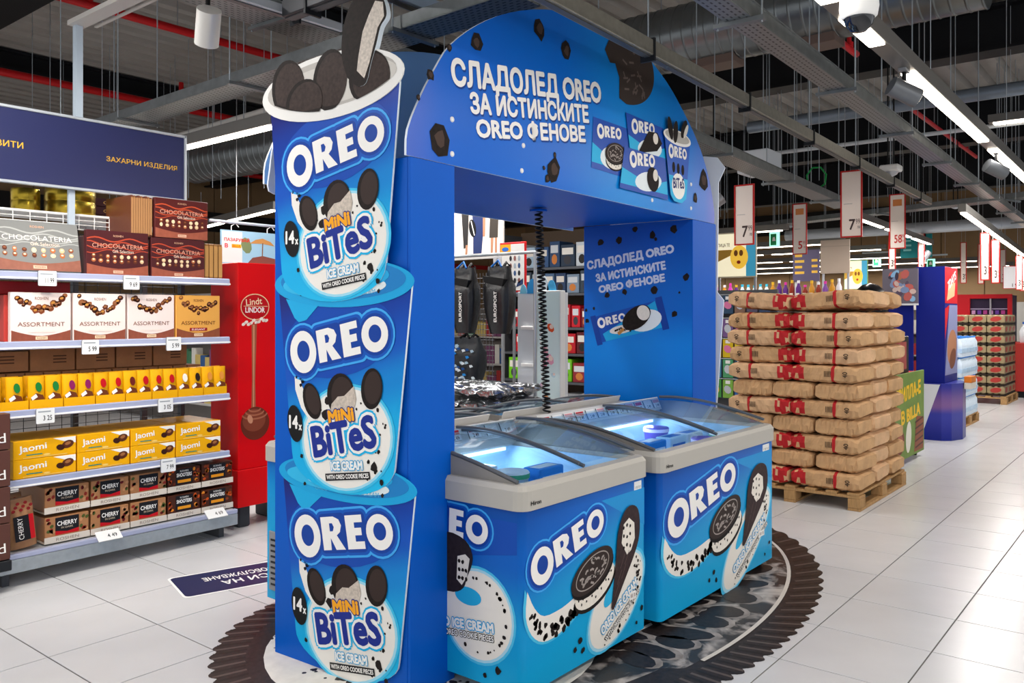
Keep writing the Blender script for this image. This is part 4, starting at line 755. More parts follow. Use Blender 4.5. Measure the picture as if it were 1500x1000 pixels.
# red praline column
ln = thing('praline_column', 'tall red cardboard praline stand with hanging chocolate picture beside the shelves', 'display', (3.80, 5.68, 0)); RD = M('#d40006', .35); build(MB().box(3.555, 4.02, 5.49, 5.86, .44, 1.985, RD, .003), 'column', ln); build(MB().box(3.545, 4.03, 5.48, 5.87, .16, .438, RD, .003), 'base_box', ln)
for x in (3.58, 3.92): build(MB().box(x, x+.1, 5.52, 5.82, 0, .158, M('#3a3d42', .5), .01), 'foot', ln)
m = MB(); F = FY(5.4895); GD = M('#e8c69a', .35)
m.poly(F, ell(3.70, 1.655, .125, .10, 0, 32), .0004, GD); m.poly(F, ell(3.70, 1.655, .118, .093, 0, 32), .0008, M('#b80a12', .35)); m.text('LINDOR', F, 3.70, 1.632, .17, .042, PW, .0014, 0, .02); m.text('Lindt', F, 3.69, 1.695, .14, .05, M('#f0d8b0', .35), .0014, 6, .01); m.stroke(F, [(3.60, 1.66), (3.81, 1.66)], .004, .0013, GD)
for i in range(10): m.poly(F, ell(3.60+.022*i, 1.525+.004*i+.012*math.sin(i*2), .018, .012, 25, 8), .001, M('#f1ddd0', .4))
m.poly(F, [(3.668, 1.52), (3.715, 1.53), (3.70, 1.1), (3.705, .88), (3.665, .88), (3.672, 1.1)], .0012, M('#a0563a', .35)); m.poly(F, [(3.68, 1.52), (3.695, 1.52), (3.69, .9), (3.68, .9)], .0016, M('#c98a66', .35))
m.poly(F, ell(3.70, .775, .125, .125, 0, 32), .0016, M('#6a2c1a', .3)); m.poly(F, ell(3.69, .80, .10, .085, 0, 28), .002, M('#84402a', .3))
for k in range(3): m.stroke(F, ell(3.695, .885-.02*k, .05+.028*k, .02+.008*k, 0, 20, 180, 360), .012, .0024+.0002*k, M('#a86448', .3))
m.poly(F, ell(3.655, .81, .022, .035, 20, 14), .003, M('#c98a6a', .3)); build(m, 'praline_print', ln)
# small hanging beach poster
ps = thing('hanging_poster', 'small beach poster with straw parasol hanging above the red column', 'poster', (4.10, 6.2, 2.0)); pb = build(MB().box(3.85, 4.40, 6.195, 6.205, 2.02, 2.30, M('#9cc8e0', .4)), 'sheet', ps); m = MB(); F = FY(6.1945); m.rect(F, 3.86, 4.05, 2.03, 2.29, .0004, M('#dfe6e4', .4)); m.text('ПАЗАРУВАЙ', F, 4.0, 2.225, .24, .035, RED, .001, 0, .03); m.text('В', F, 3.90, 2.17, .03, .035, RED, .001, 0, .03); m.rect(F, 3.95, 4.04, 2.155, 2.185, .001, M('#f0b41e', .4)); m.text('BILLA', F, 3.995, 2.17, .075, .02, RED, .0014)
m.poly(F, [(4.12, 2.20), (4.18, 2.235), (4.25, 2.25), (4.33, 2.225), (4.37, 2.19), (4.25, 2.205)], .001, M('#c99050', .5)); m.stroke(F, [(4.25, 2.21), (4.245, 2.09)], .01, .0012, M('#8a5a34', .5)); m.poly(F, [(4.10, 2.03), (4.38, 2.03), (4.38, 2.08), (4.25, 2.10), (4.15, 2.08)], .0008, M('#8a4a40', .5)); m.poly(F, ell(4.09, 2.18, .05, .07, 20, 9), .0007, M('#7a8a60', .5)); build(m, 'poster_print', pb)
m = MB()
for x in (3.95, 4.3): m.tube([(x, 6.2, 2.30), (x, 6.2, 2.335), (x+.04, 6.2, 2.36), (x+.07, 6.2, 2.33)], .004, WHITE, 5)
m.cyl((4.0, 6.2, 2.37), (4.0, 6.2, 5.16), .003, GREY, seg=5); m.cyl((4.7, 6.2, 2.37), (4.7, 6.2, 5.16), .003, GREY, seg=5); m.cyl((3.75, 6.2, 2.365), (4.9, 6.2, 2.365), .012, M('#b8c4d0', .4)); build(m, 'hooks', ps)
# ================================================================ seen through the gate
rk = thing('backpack_rack', 'chrome rail rack holding black backpacks behind the freezers', 'rack', (6.0, 5.2, 0)); CHR = M('#a9aeb2', .3, .8)
m = MB(); m.cyl((6.0, 4.55, 2.16), (6.0, 6.1, 2.16), .014, CHR); build(m, 'rail', rk)
for y in (4.58, 6.05): m = MB(); m.cyl((6.0, y, .04), (6.0, y, 2.16), .016, CHR); m.box(5.75, 6.25, y-.02, y+.02, 0, .04, CHR); build(m, 'post', rk)
m = MB()
for i in range(22): m.cyl((6.16, 5.22+.04*i, .5), (6.16, 5.22+.04*i, 2.0), .003, GREY, seg=4)
for i in range(30): m.cyl((6.16, 5.2, .5+.05*i), (6.16, 6.08, .5+.05*i), .003, GREY, seg=4)
build(m, 'wire_panel', rk)
def backpack(y, z0, label, dark=True, w=.30, h=.62):
    T = thing('backpack', label, 'backpack', (5.93, y, z0), 0, 'black backpacks on the rack', local=True); K = M('#17181b', .35, 0, .5, .1, 20, .25) if dark else M('#1c2126', .5, 0, .4, .2, 20, .2)
    L = []
    for i in range(11):
        t = i/10; s = (.62+.38*math.sin(math.pi*min(.5, t*.9)))*(1 if t < .75 else 1-.9*(t-.75)); L.append([(-.09*math.sin(2*math.pi*k/16)*s*(1 if t < .8 else .5)-.02*t, w/2*max(-1, min(1, 1.35*math.cos(2*math.pi*k/16)))*s, h*t) for k in range(16)])
    m = MB(); m.loft(L, K); b = build(m, 'bag', T)
    for s in (-1, 1): m = MB(); m.tube([(-.02, s*.05, h*.98), (.02, s*.055, h*1.06), (.06, s*.06, h*1.02), (.085, s*.07, h*.6), (.06, s*.08, h*.15)], .014, BLACK, 6); build(m, 'strap', T)
    m = MB(); m.tube([(-.06, -.06, h*.99), (-.03, 0, h*1.09), (-.06, .06, h*.99)], .010, M('#2274c8', .5) if dark else BLACK, 6); build(m, 'handle', T)
    F = Fr((-.100, -.03, h*.40), (0, 0, 1), (0, 1, 0))
    if dark:
        m = MB(); m.prism(FX(-.078), [(-w*.42, h*.86), (w*.42, h*.80), (w*.36, h*.70), (-w*.36, h*.76)], -.03, .028, BLACK); build(m, 'flap', T)
        m = MB(); m.text('EUROSPORT', F, 0, 0, .28, .036, PW, .012, 0, .02); build(m, 'lettering', b)
    else:
        q = random.Random(8); m = MB()
        for i in range(26): x, z = q.uniform(-w*.36, w*.36), q.uniform(.05, h*.8); m.poly(FX(-.104), [(x, z), (x+.04, z+.012), (x+.02, z+.03), (x-.012, z+.024)], .002+.0002*i, M(q.choice(('#1f7fc8', '#9ab4c4', '#0f3f78', '#c8d2d8')), .5))
        build(m, 'pattern', b)
backpack(5.36, 1.42, 'black backpack with white lettering, left one on the rack'); backpack(4.93, 1.42, 'black backpack with white lettering, right one nearest the white stand')
backpack(5.32, .92, 'blue patterned backpack hanging low under the black ones', False, .38, .46); backpack(5.68, .95, 'blue patterned backpack at the left, half hidden by the gate pillar', False, .28, .42)
backpack(5.78, 1.42, 'black backpack at the far left of the rack, mostly behind the gate pillar')
T = thing('tag_card', 'small white price card hanging in front of the red framed poster', 'price card', (5.95, 4.98, 2.03)); m = MB(); m.box(5.945, 5.95, 4.93, 5.03, 2.06, 2.14, WHITE, .002); build(m, 'card', T); m = MB(); m.text('C', FX(5.9445, 4.98, 2.1), 0, 0, .03, .04, GREY, .0006); m.cyl((5.947, 4.98, 2.14), (5.947, 4.98, 2.16), .003, GREY); build(m, 'print', T)
# clothing poster
T = thing('clothing_poster', 'pale fabric poster of three models in sports clothes above the backpacks', 'poster', (6.85, 6.0, 2.2)); b = build(MB().box(6.85, 6.87, 5.66, 6.75, 2.24, 2.80, M('#e4d9cf', .6)), 'sheet', T); m = MB(); F = FX(6.849, 6.2, 2.24); SK = M('#a8785c', .6); NV = M('#22305c', .6); DK = M('#2a2828', .6)
m.poly(F, [(-.02, .08), (.04, .10), (.06, .55), (-.06, .55)], .001, DK); m.poly(F, [(.0, .0), (.03, .0), (.04, .12), (.01, .12)], .0012, SK)
m.poly(F, [(.12, .02), (.24, .02), (.27, .30), (.29, .50), (.10, .50), (.12, .30)], .001, NV); m.poly(F, [(.26, .48), (.30, .46), (.29, .2), (.26, .2)], .0014, SK); m.poly(F, ell(.19, .535, .04, .035), .0012, SK); m.poly(F, ell(.11, .30, .05, .10, 12), .002, BLACK); m.stroke(F, [(.09, .38), (.14, .22)], .012, .0024, PW)
m.poly(F, [(.35, .18), (.47, .18), (.48, .42), (.36, .42)], .001, M('#3a342e', .6)); m.poly(F, [(.36, .42), (.48, .42), (.49, .52), (.35, .52)], .0012, M('#d8d0cc', .6)); m.poly(F, [(.37, .0), (.40, .0), (.41, .18), (.37, .18)], .001, SK); m.poly(F, [(.43, .0), (.46, .0), (.46, .18), (.43, .18)], .001, SK); build(m, 'poster_print', b)
m = MB()
for y in (5.7, 6.7): m.cyl((6.90, y, 0), (6.90, y, 2.80), .018, GREY)
m.box(6.84, 6.9, 5.62, 6.78, 2.20, 2.24, M('#b9b6b2', .4, .3)); build(m, 'frame', T)
# red framed product poster
T = thing('product_poster', 'red framed poster with small product pictures right of the backpacks', 'poster', (6.62, 5.36, 1.8)); b = build(MB().box(6.60, 6.625, 5.16, 5.50, 1.82, 2.33, M('#c81a1e', .4), .006), 'frame', T); m = MB(); F = FX(6.599, 5.33, 1.82); m.rect(F, -.155, .155, .02, .49, .001, M('#d9d6d2', .5)); m.rect(F, -.155, -.02, .38, .49, .0014, M('#f0a21e', .4)); m.poly(F, ell(-.09, .44, .045, .022), .002, M('#2a6ac0', .4))
q = random.Random(2)
for i in range(12): m.poly(F, ell(-.02+.055*(i % 3), .12+.075*(i//3), .017, .028, 0, 8), .002, M(('#34507c', '#2a2a30', '#8a5a54', '#9aa6b0')[i % 4], .5))
m.poly(F, [(.05, .05), (.14, .08), (.14, .14), (.07, .10)], .002, M('#22345c', .5)); build(m, 'poster_print', b); m = MB(); m.cyl((6.63, 5.33, 0), (6.63, 5.33, 1.85), .015, GREY); build(m, 'post', T)
# white promotional stand with sea prints
T = thing('white_stand', 'white cardboard stand with sea animal print on its front edge', 'display', (6.6, 4.9, 0)); b = build(MB().box(6.42, 6.50, 4.60, 4.905, 0, 1.825, M('#eef0ee', .45), .004), 'front_panel', T); m = MB(); F = FX(6.4195, 4.905, 0); m.rect(F, .02, .295, .05, 1.81, .0004, M('#d6e9ea', .45))
for x, z, r, c in ((.10, 1.55, .035, '#4fa04a'), (.19, 1.47, .05, '#e0552a'), (.13, 1.25, .045, '#e89ab0'), (.18, 1.17, .06, '#e8a0b8'), (.12, 1.12, .04, '#d86a90'), (.22, 1.02, .03, '#b9d4e0'), (.14, .78, .05, '#e89a5a'), (.20, .68, .035, '#efb060'), (.08, .92, .03, '#c8a0c8')): m.poly(F, ell(x, z, r, r*.7, x*700, 7), .001, M(c, .5)); m.poly(F, ell(x+.01, z+.01, r*.45, r*.5, x*300, 6), .0014, M('#f4d8cc', .5))
build(m, 'print', b); b = build(MB().box(6.46, 6.98, 4.907, 5.15, 0, 1.82, M('#d9dde2', .5), .004), 'side_wing', T)
for z in (1.45, 1.09, .72): build(MB().box(6.42, 6.459, 4.93, 5.08, z, z+.03, WHITE, .003), 'bracket', T)
m = MB(); 
for x, r, c in ((4.72, .07, '#4fb4e8'), (4.83, .10, '#e8f4fa'), (4.95, .08, '#2f9ae0'), (5.06, .05, '#7fd0f0')): m.prism(FX(6.44), ell(-x, 1.80, r*.8, r*1.8, 0, 14, 0, 180), -.004, .004, M(c, .4))
build(m, 'crown', T)
# silver foil bags in a bin
build(MB().box(5.0, 5.75, 4.2, 5.3, 0, .80, M('#8a8f94', .5), .01), 'bin', label='grey bin full of silver foil bags behind the freezers', cat='bin')
def foil(seed):
    q = random.Random(seed); m = MB(); L = []
    for i in range(9):
        t = i/8; s = math.sin(math.pi*(.06+.88*t))**.5; L.append([(-.17+.34*t+q.uniform(-.01, .01), .09*math.cos(2*math.pi*k/12)*(.75+.25*s)+q.uniform(-.015, .015), .05+.05*math.sin(2*math.pi*k/12)*s+q.uniform(-.012, .012)) for k in range(12)])
    m.loft(L, M('#9c9fa2', .18, .9, .4, .25, 30, .4), False); return m.mesh('foil_bag')
fb = [foil(i) for i in range(3)]; q = random.Random(6); n_ = 0
for lay, z in enumerate((.81, .92)):
    for i in range(2 if lay else 2):
        for j in range(5):
            obj('foil_bag', fb[(i+j+lay) % 3], None, (5.19+.35*i+.02*lay, 4.32+.2*j+.03*lay, z), q.uniform(-.1, .1), label='crumpled silver foil bag in the grey bin', cat='bag', group='silver foil bags in the bin')
# household shelf behind
T = thing('household_shelf', 'dark grey shelf unit of household goods seen through the gate', 'shelf', (9.1, 6.4, 0))
for z in (2.22, 1.875, 1.43, 1.09, .72, .35): build(MB().box(8.9, 9.35, 5.3, 7.4, z-.035, z-.001, M('#55575c', .4, .4), .003), 'shelf_board', T)
build(MB().box(9.36, 9.42, 5.3, 7.4, 0, 2.75, M('#5a4a3c', .6)), 'back_panel', T)
for y in (5.3, 7.38): build(MB().box(8.92, 9.36, y, y+.02, 0, 2.7, M('#4a4c50', .5)), 'side_panel', T)
q = random.Random(21)
sets = {2.22: (['#2a4468', '#34527c', '#9ab0c4', '#c8d0d6', '#28384c'], .22, .34, 'blue boxed appliance'), 1.875: (['#2a3f60', '#4a6484', '#b8c4cc', '#384450', '#7a8ca0'], .18, .30, 'boxed kitchen tool'), 1.43: (['#c2202c', '#a81c28', '#d8d4cc', '#b8c040', '#7a2228'], .16, .32, 'red packaged kitchen tool'), 1.09: (['#b01c26', '#8a1c22', '#c23038', '#5a2024'], .2, .28, 'red card mounted pan'), .72: (['#6cb820', '#b02430', '#7cc828', '#8a2a30'], .22, .30, 'green or red boxed item'), .35: (['#b8242c', '#e4e2de', '#d8d6d2', '#8a8c90'], .26, .24, 'white or red boxed item')}
for z, (cols, w, h, nm_) in sets.items():
    y = 5.36; k = 0
    while y + w < 7.36:
        ww = w*q.uniform(.8, 1.15); hh = min(h, .30 if z < 2 else .4)*q.uniform(.8, 1); c = cols[k % len(cols)]; m = MB(); m.box(8.93, 9.25, y, y+ww-.015, z, z+hh, M(c, .4), .005); F = FX(8.9295, y+ww-.015, z); m.rect(F, .02, ww-.04, hh*.55, hh*.85, .0006, M(q.choice(('#e8e4dc', '#d8d2c8', '#c8ccd0')), .5)); m.poly(F, ell(ww*.45, hh*.3, ww*.25, hh*.2, 0, 10), .0008, M(q.choice(('#2a2624', '#c87a3a', '#3a3a40')), .5))
        build(m, 'boxed_goods', label='%s on the household shelf, %s from the right, %s board' % (nm_, ORD[k], {2.22: 'top', 1.875: 'second', 1.43: 'third', 1.09: 'fourth', .72: 'fifth', .35: 'lowest'}[z]), cat='box', group=nm_+'s on the household shelf'); y += ww+.004; k += 1
# ================================================================ right side of the hall
# pallet with paper sacks
WD_ = M('#b08a5c', .7, var=.15, scale=8, stretch=(2, 14, 2))
def pallet(x0, x1, y0, y1, label):
    T = thing('wooden_pallet', label, 'pallet', ((x0+x1)/2, (y0+y1)/2, 0), 0, 'wooden pallets')
    nb = 5; w = (y1-y0)
    for i in range(3):
        y = y0+.05+(w-.10)*i/2
        for j in range(3): x = x0+.07+(x1-x0-.14)*j/2; build(MB().box(x-.07, x+.07, y-.05, y+.05, .022, .10, WD_, .004), 'block', T)
        build(MB().box(x0, x1, y-.05, y+.05, 0, .021, WD_, .002), 'bottom_board', T)
    for j in range(3): x = x0+.07+(x1-x0-.14)*j/2; build(MB().box(x-.07, x+.07, y0, y1, .101, .121, WD_, .002), 'stringer_board', T)
    for i in range(7): y = y0+.06+(w-.12)*i/6; build(MB().box(x0, x1, y-.045, y+.045, .122, .142, WD_, .002), 'deck_board', T)
pallet(7.03, 8.45, 2.06, 3.22, 'wooden pallet under the stacked brown paper sacks')
KRAFT = M('#c9a074', .75, 0, .2, .12, 9, .5); KR2 = M('#d6ae86', .75, 0, .2, .12, 9, .5); RB_ = M('#b8252a', .6)
def sack(L_, W_, Hh, seed, end_red, plain, mat):
    """pillow shaped paper sack, long axis Y, base at z=0; printed face towards -X"""
    q = random.Random(seed); m = MB(); NS, NP = 22, 16; loops = []
    for i in range(NS+1):
        t = i/NS; e = min(t, 1-t)/.12; s = min(1, .68+.32*min(1, e)**.6); lp = []
        for k in range(NP):
            a = 2*math.pi*k/NP; cx = math.copysign(abs(math.cos(a))**.32, math.cos(a)); cz = math.copysign(abs(math.sin(a))**.40, math.sin(a))
            lp.append((W_/2*cx*(.93+.07*s)+q.uniform(-.009, .009), (t-.5)*L_+q.uniform(-.004, .004), Hh/2+Hh/2*cz*s*.985+q.uniform(-.006, .004)))
        loops.append(lp)
    n = NP; V = [p for l in loops for p in l]; band = (4, 5) if not plain else ()
    for i in range(NS):
        red = (end_red and i >= NS-5)
        for k in range(n):
            j = (k+1) % n; f = (i*n+k, i*n+j, (i+1)*n+j, (i+1)*n+k)
            mm = RB_ if ((i == 7 and not plain) or (red and not plain and 7-(i-NS+5) <= k <= 8+(i-NS+5)//2 and (seed+i*3+k*5) % 7 != 0)) else mat
            m.add([V[x] for x in f], [(0, 1, 2, 3)], mm, False)
    m.add(list(reversed(loops[0])), [tuple(range(n))], mat); m.add(loops[-1], [tuple(range(n))], mat)
    if not plain:
        F = FX(-W_/2*1.0-.008, 0, 0); dk = M('#4a3a2c', .7)
        for k in range(5): m.rect(F, .02+.012*k, .026+.012*k, Hh*.35, Hh*.68, .0, dk)
        m.text('40', F, .19, Hh*.5, .05, .04, dk, .0, 90, .02)
    me = m.mesh('paper_sack')
    import bmesh
    b = bmesh.new(); b.from_mesh(me); bmesh.ops.remove_doubles(b, verts=b.verts, dist=.0004); bmesh.ops.recalc_face_normals(b, faces=b.faces); b.to_mesh(me); b.free(); return me
sk = [sack(.56, .45, .148, 1, True, False, KRAFT), sack(.56, .45, .148, 2, True, False, KR2), sack(.56, .45, .148, 3, False, True, KRAFT), sack(.345, .45, .148, 4, False, True, KR2), sack(.345, .45, .148, 5, False, True, KRAFT)]
q = random.Random(31); gs = 'brown paper sacks stacked on the pallet'; LAY = 11
ords = ['bottom', 'second', 'third', 'fourth', 'fifth', 'sixth', 'seventh', 'eighth', 'ninth', 'tenth', 'eleventh']
for r_ in range(LAY):
    for d in range(3):
        x = 7.29+.465*d+q.uniform(-.022, .012); z = .143+.1475*r_
        cols = ((2.36, 'right'), (2.93, 'left')) if (r_ % 2 == 0 or r_ > 5) else ((2.26, 'right'), (2.63, 'middle'), (3.00, 'left'))
        for y, side in cols:
            if r_ == LAY-1 and side == 'left' and d > 0: continue
            three = len(cols) == 3; me = sk[(3+(r_+d) % 2)] if three else sk[(r_+d+(side == 'left')) % 2]
            o = obj('paper_sack', me, None, (x, y+q.uniform(-.012, .012), z), q.uniform(-.07, .07)+(math.pi if (not three and side == 'right' and False) else 0), label='brown paper sack, %s layer from the pallet, %s column, %s row' % (ords[r_], side, ('front', 'middle', 'rear')[d]), cat='sack', group=gs)
            if not three and side == 'left': o.scale.y = -1
            if r_ == LAY-1: o.rotation_euler = (R_(-5 if side == 'right' else 4), R_(3), q.uniform(-.12, .12)); o.location.z += .02
# barbecue promotion table
T = thing('promotion_table', 'table wrapped in a green barbecue banner with yellow lettering beside the sacks', 'table', (9.6, 2.7, 0)); build(MB().box(9.05, 10.35, 2.36, 3.1, .92, .95, M('#c8302c', .5), .004), 'table_top', T)
for x in (9.10, 10.27):
    for y in (2.40, 3.02): build(MB().box(x, x+.05, y, y+.05, 0, .918, DARKM), 'leg', T)
b = build(MB().box(9.05, 10.35, 2.335, 2.355, .06, .97, M('#6f8a3c', .5, var=.12, scale=6), .003), 'banner', T); m = MB(); F = FY(2.3345, 9.05, .06); YG = M('#f2c21a', .45); m.text('ГРИЛЛА-Е', F, .62, .70, 1.05, .16, YG, .001, 4, .05); m.text('В BILLA', F, .72, .47, .80, .15, YG, .001, 4, .05)
m.poly(F, ell(.28, .20, .17, .13), .001, M('#7a3a28', .5)); m.poly(F, ell(.28, .20, .11, .08), .0014, M('#a8604a', .5)); m.poly(F, ell(.62, .22, .11, .17, -12), .001, M('#e8e2d4', .5)); m.poly(F, [(.85, .03), (1.25, .03), (1.27, .38), (.95, .42)], .001, M('#8a4a2c', .5))
for k in range(5): m.stroke(F, [(.9, .07+.07*k), (1.25, .10+.07*k)], .02, .0014, M('#4a2012', .5))
build(m, 'banner_print', b); b = build(MB().box(9.03, 9.049, 2.36, 3.1, .06, .97, M('#7c9444', .5), .003), 'end_banner', T)
m = MB(); m.box(9.25, 9.95, 2.40, 2.85, .951, 1.36, M('#1c1b1c', .4), .006); m.rect(FX(9.2495, 2.85, .95), .05, .30, .12, .30, .0006, M('#8a8684', .5)); m.rect(FY(2.3995, 9.25, .95), .05, .6, .05, .35, .0006, M('#9a4640', .5)); m.box(9.30, 9.9, 2.45, 2.8, 1.361, 1.40, GREY, .004); build(m, 'grill_carton', label='black grill carton standing on the barbecue table', cat='carton')
m = MB(); m.lathe([(.02, 1.401), (.045, 1.402), (.045, 1.52), (.02, 1.56), (.02, 1.60)], (9.55, 2.5, 0), M('#d8d4a8', .4), 12); build(m, 'sauce_bottle', label='pale sauce bottle on top of the black grill carton', cat='bottle')
kg = thing('kettle_grill', 'black domed kettle grill showing its lid above the paper sacks', 'grill', (10.8, 3.05, 0)); m = MB(); m.lathe([(.05, 1.42), (.15, 1.48), (.21, 1.60), (.22, 1.70)], (10.8, 3.05, 0), M('#141416', .25), 24); build(m, 'bowl', kg); m = MB(); m.lathe([(.225, 1.701), (.21, 1.80), (.16, 1.90), (.09, 1.96), (.02, 1.98)], (10.8, 3.05, 0), M('#141416', .25), 24); build(m, 'lid', kg)
for a in (90, 210, 330): m = MB(); m.cyl((10.8+.15*math.cos(R_(a)), 3.05+.15*math.sin(R_(a)), 1.46), (10.8+.28*math.cos(R_(a)), 3.05+.28*math.sin(R_(a)), 0), .014, GREY); build(m, 'leg', kg)
# tall dark blue display
T = thing('blue_tower', 'tall dark blue cardboard display tower with red and photo side panel', 'display', (12.1, 2.55, 0)); NB = M('#14207c', .35); build(MB().box(11.72, 12.45, 2.40, 2.74, .72, 2.21, NB, .004), 'tower', T)
m = MB(); P_ = [(11.62, 2.72), (11.62, 2.42), (11.70, 2.32), (11.95, 2.24), (12.25, 2.26), (12.45, 2.36), (12.45, 2.72)]; m.loft([[(x, y, 0) for x, y in P_], [(x, y, .719) for x, y in P_]], G([(0, '#1c2684'), (.45, '#3a3f9a'), (.62, '#7a5a90'), (1, '#2a2f8a')], 2, .3), False); bs_ = build(m, 'curved_base', T)
m = MB(); m.poly(FX(11.6195, 2.72, 0), [(.0, .02), (.0, .71), (.285, .71), (.06, .02)], .0008, M('#d3d5da', .4)); build(m, 'base_print', bs_)
m = MB(); F = FY(2.3995, 11.72, .72); m.rect(F, .0, .73, 1.02, 1.485, .0006, M('#c8202a', .4)); m.poly(F, [(.1, 1.05), (.55, 1.12), (.6, 1.30), (.2, 1.25)], .001, M('#e0b48a', .4)); m.text('7DAYS', F, .4, 1.32, .5, .12, PW, .0014, 20, .03); m.poly(F, [(0, .1), (.73, .1), (.73, 1.0), (.25, 1.0)], .0006, M('#8a8fb8', .4)); m.poly(F, [(0, .95), (.25, 1.0), (0, .55)], .001, M('#c8202a', .4)); m.poly(F, ell(.4, .45, .28, .22, 20), .001, M('#b07a5a', .5)); m.poly(F, ell(.45, .30, .2, .12, 20), .0014, M('#7a4a34', .5)); build(m, 'side_print', T)
m = MB(); m.box(12.0, 12.3, 2.15, 2.235, .721, .80, M('#d87a2a', .4), .004); m.box(12.0, 12.3, 2.15, 2.235, .64, .719, M('#d8d0c4', .5), .004); build(m, 'snack_tray', T)
T = thing('photo_board', 'blurred food photo board left of the dark blue tower', 'sign', (11.6, 2.95, 1.7)); b = build(MB().box(11.60, 11.64, 2.69, 3.12, 1.74, 2.19, M('#6a6470', .4)), 'board', T); m = MB(); F = FX(11.5995, 3.12, 1.74); q = random.Random(3)
for i in range(26): m.poly(F, ell(q.uniform(.05, .38), q.uniform(.05, .40), q.uniform(.02, .07), q.uniform(.02, .05), q.uniform(0, 90), 9), .0004+.0001*i, M(q.choice(('#7a8cb0', '#b8605a', '#c8b0a8', '#5a4c60', '#88b4d8', '#a86a50', '#403848')), .5))
build(m, 'photo_print', b); m = MB(); m.box(11.60, 11.64, 2.69, 3.12, 1.715, 1.738, M('#d8dade', .4)); m.box(11.645, 11.69, 2.76, 3.10, 0, 2.19, NB); build(m, 'stand', T)
# water bottles on a pallet
pallet(13.0, 14.2, 2.44, 3.0, 'small wooden pallet under the shrink wrapped water bottles')
WB = M('#d3e2ee', .2, 0, .6); WC = M('#3f86d8', .4)
def water():
    m = MB()
    for i in range(3):
        for j in range(2): m.lathe([(.042, 0), (.045, .02), (.045, .09), (.041, .11), (.045, .13), (.044, .2), (.018, .25), (.018, .262)], (-.09+.09*i, -.045+.09*j, 0), WB, 10); m.lathe([(.02, .262), (.02, .282)], (-.09+.09*i, -.045+.09*j, 0), WC, 8)
    m.box(-.135, .135, -.09, .09, .06, .12, M('#b8d4ec', .25)); return m.mesh('water_pack')
wp_ = water()
for k in range(4):
    for i in range(4):
        for j in range(3): obj('water_pack', wp_, None, (13.16+.285*i, 2.54+.185*j, .143+.284*k), 0, label='shrink wrapped pack of water bottles, %s layer on its pallet' % ('bottom', 'second', 'third', 'top')[k], cat='water pack', group='water packs, layer %d' % (k+1))
# beer can packs on a pallet
pallet(16.95, 18.2, 2.48, 4.0, 'wooden pallet under the tall stack of can packs')
def canpack():
    m = MB(); m.box(-.19, .19, -.14, .14, 0, .03, M('#2a2018', .6)); CN = M('#a89878', .3, .3)
    for i in range(4):
        for j in range(3): m.lathe([(.03, .03), (.044, .04), (.044, .165), (.036, .178)], (-.14+.093*i, -.093+.093*j, 0), CN, 8)
    for s in (-1,): m.poly(FX(-.186), ell(0, .105, .09, .045, 8, 14), .002, M('#a83a34', .4)); m.poly(FY(-.139), ell(0, .105, .10, .045, 8, 14), .002, M('#a83a34', .4))
    m.box(-.185, .185, -.138, .138, .05, .155, M('#9c8a68', .35, .2)); return m.mesh('can_pack')
cp_ = canpack()
for k in range(8):
    for i in range(3):
        for j in range(5):
            if i in (1, 2) and j > 0: continue
            obj('can_pack', cp_, None, (17.18+.40*i, 2.66+.29*j, .143+.181*k), 0, label='tan can pack, %s from the aisle, %s layer, %s row' % (ORD[j], ('bottom', 'second', 'third', 'fourth', 'fifth', 'sixth', 'seventh', 'top')[k], ('front', 'middle', 'rear')[i]), cat='can pack', group='can packs, layer %d row %d' % (k+1, i+1))
# red crate, white bottles, right edge
T = thing('red_bin', 'red wire sided bin at the right picture edge beyond the can packs', 'bin', (18.9, 2.4, 0)); build(MB().box(18.55, 19.4, 2.25, 2.9, .12, 1.05, M('#b83a34', .5), .01), 'body', T)
for k in range(5): build(MB().box(18.55+.19*k, 18.57+.19*k, 2.235, 2.249, .12, 1.05, M('#d87a6a', .5)), 'bar', T)
build(MB().box(18.6, 19.3, 2.3, 2.85, 0, .119, DARKM), 'base', T)
for i in range(3):
    m = MB(); m.lathe([(.07, 0), (.085, .03), (.085, .22), (.05, .30), (.03, .32), (.03, .36)], (18.75+.22*i, 2.45, 1.051), M(('#e8eef4', '#dfe6ee', '#c8d4e0')[i], .35), 14); m.lathe([(.035, .36), (.035, .40)], (18.75+.22*i, 2.45, 1.051), M('#2f5fb8', .4), 10); build(m, 'detergent_bottle', label='white bottle with blue cap on the red bin, %s' % ('nearest', 'middle', 'farthest')[i], cat='bottle', group='white bottles on the red bin')
# red framed cooler far behind the can packs
T = thing('red_cooler', 'far red framed cooler with dark violet goods above the can packs', 'cooler', (20.3, 3.4, 0)); build(MB().box(20.1, 20.8, 2.86, 3.86, 0, 2.0, M('#3a2c48', .5)), 'cabinet', T); m = MB()
for a in ((2.84, 3.88, 1.93, 2.02), (2.84, 3.88, 0, .2)): m.box(20.02, 20.1, a[0], a[1], a[2], a[3], M('#d8202c', .4))
for a in (2.84, 3.62): m.box(20.02, 20.1, a, a+(.08 if a < 3 else .26), .2, 1.93, M('#d8202c', .4))
build(m, 'red_frame', T); m = MB(); m.box(20.04, 20.09, 3.22, 3.25, .2, 1.93, M('#b8b4bc', .4, .3)); m.box(20.06, 20.09, 2.92, 3.62, 1.70, 1.72, M('#c8b8d8', .4)); build(m, 'divider', T)
for k in range(6): m = MB(); m.box(20.05, 20.099, 2.97+.11*k, 3.04+.11*k, 1.60, 1.68, M(('#c04a98', '#7a4ab0', '#d8a0d0')[k % 3], .4)); build(m, 'goods', T)
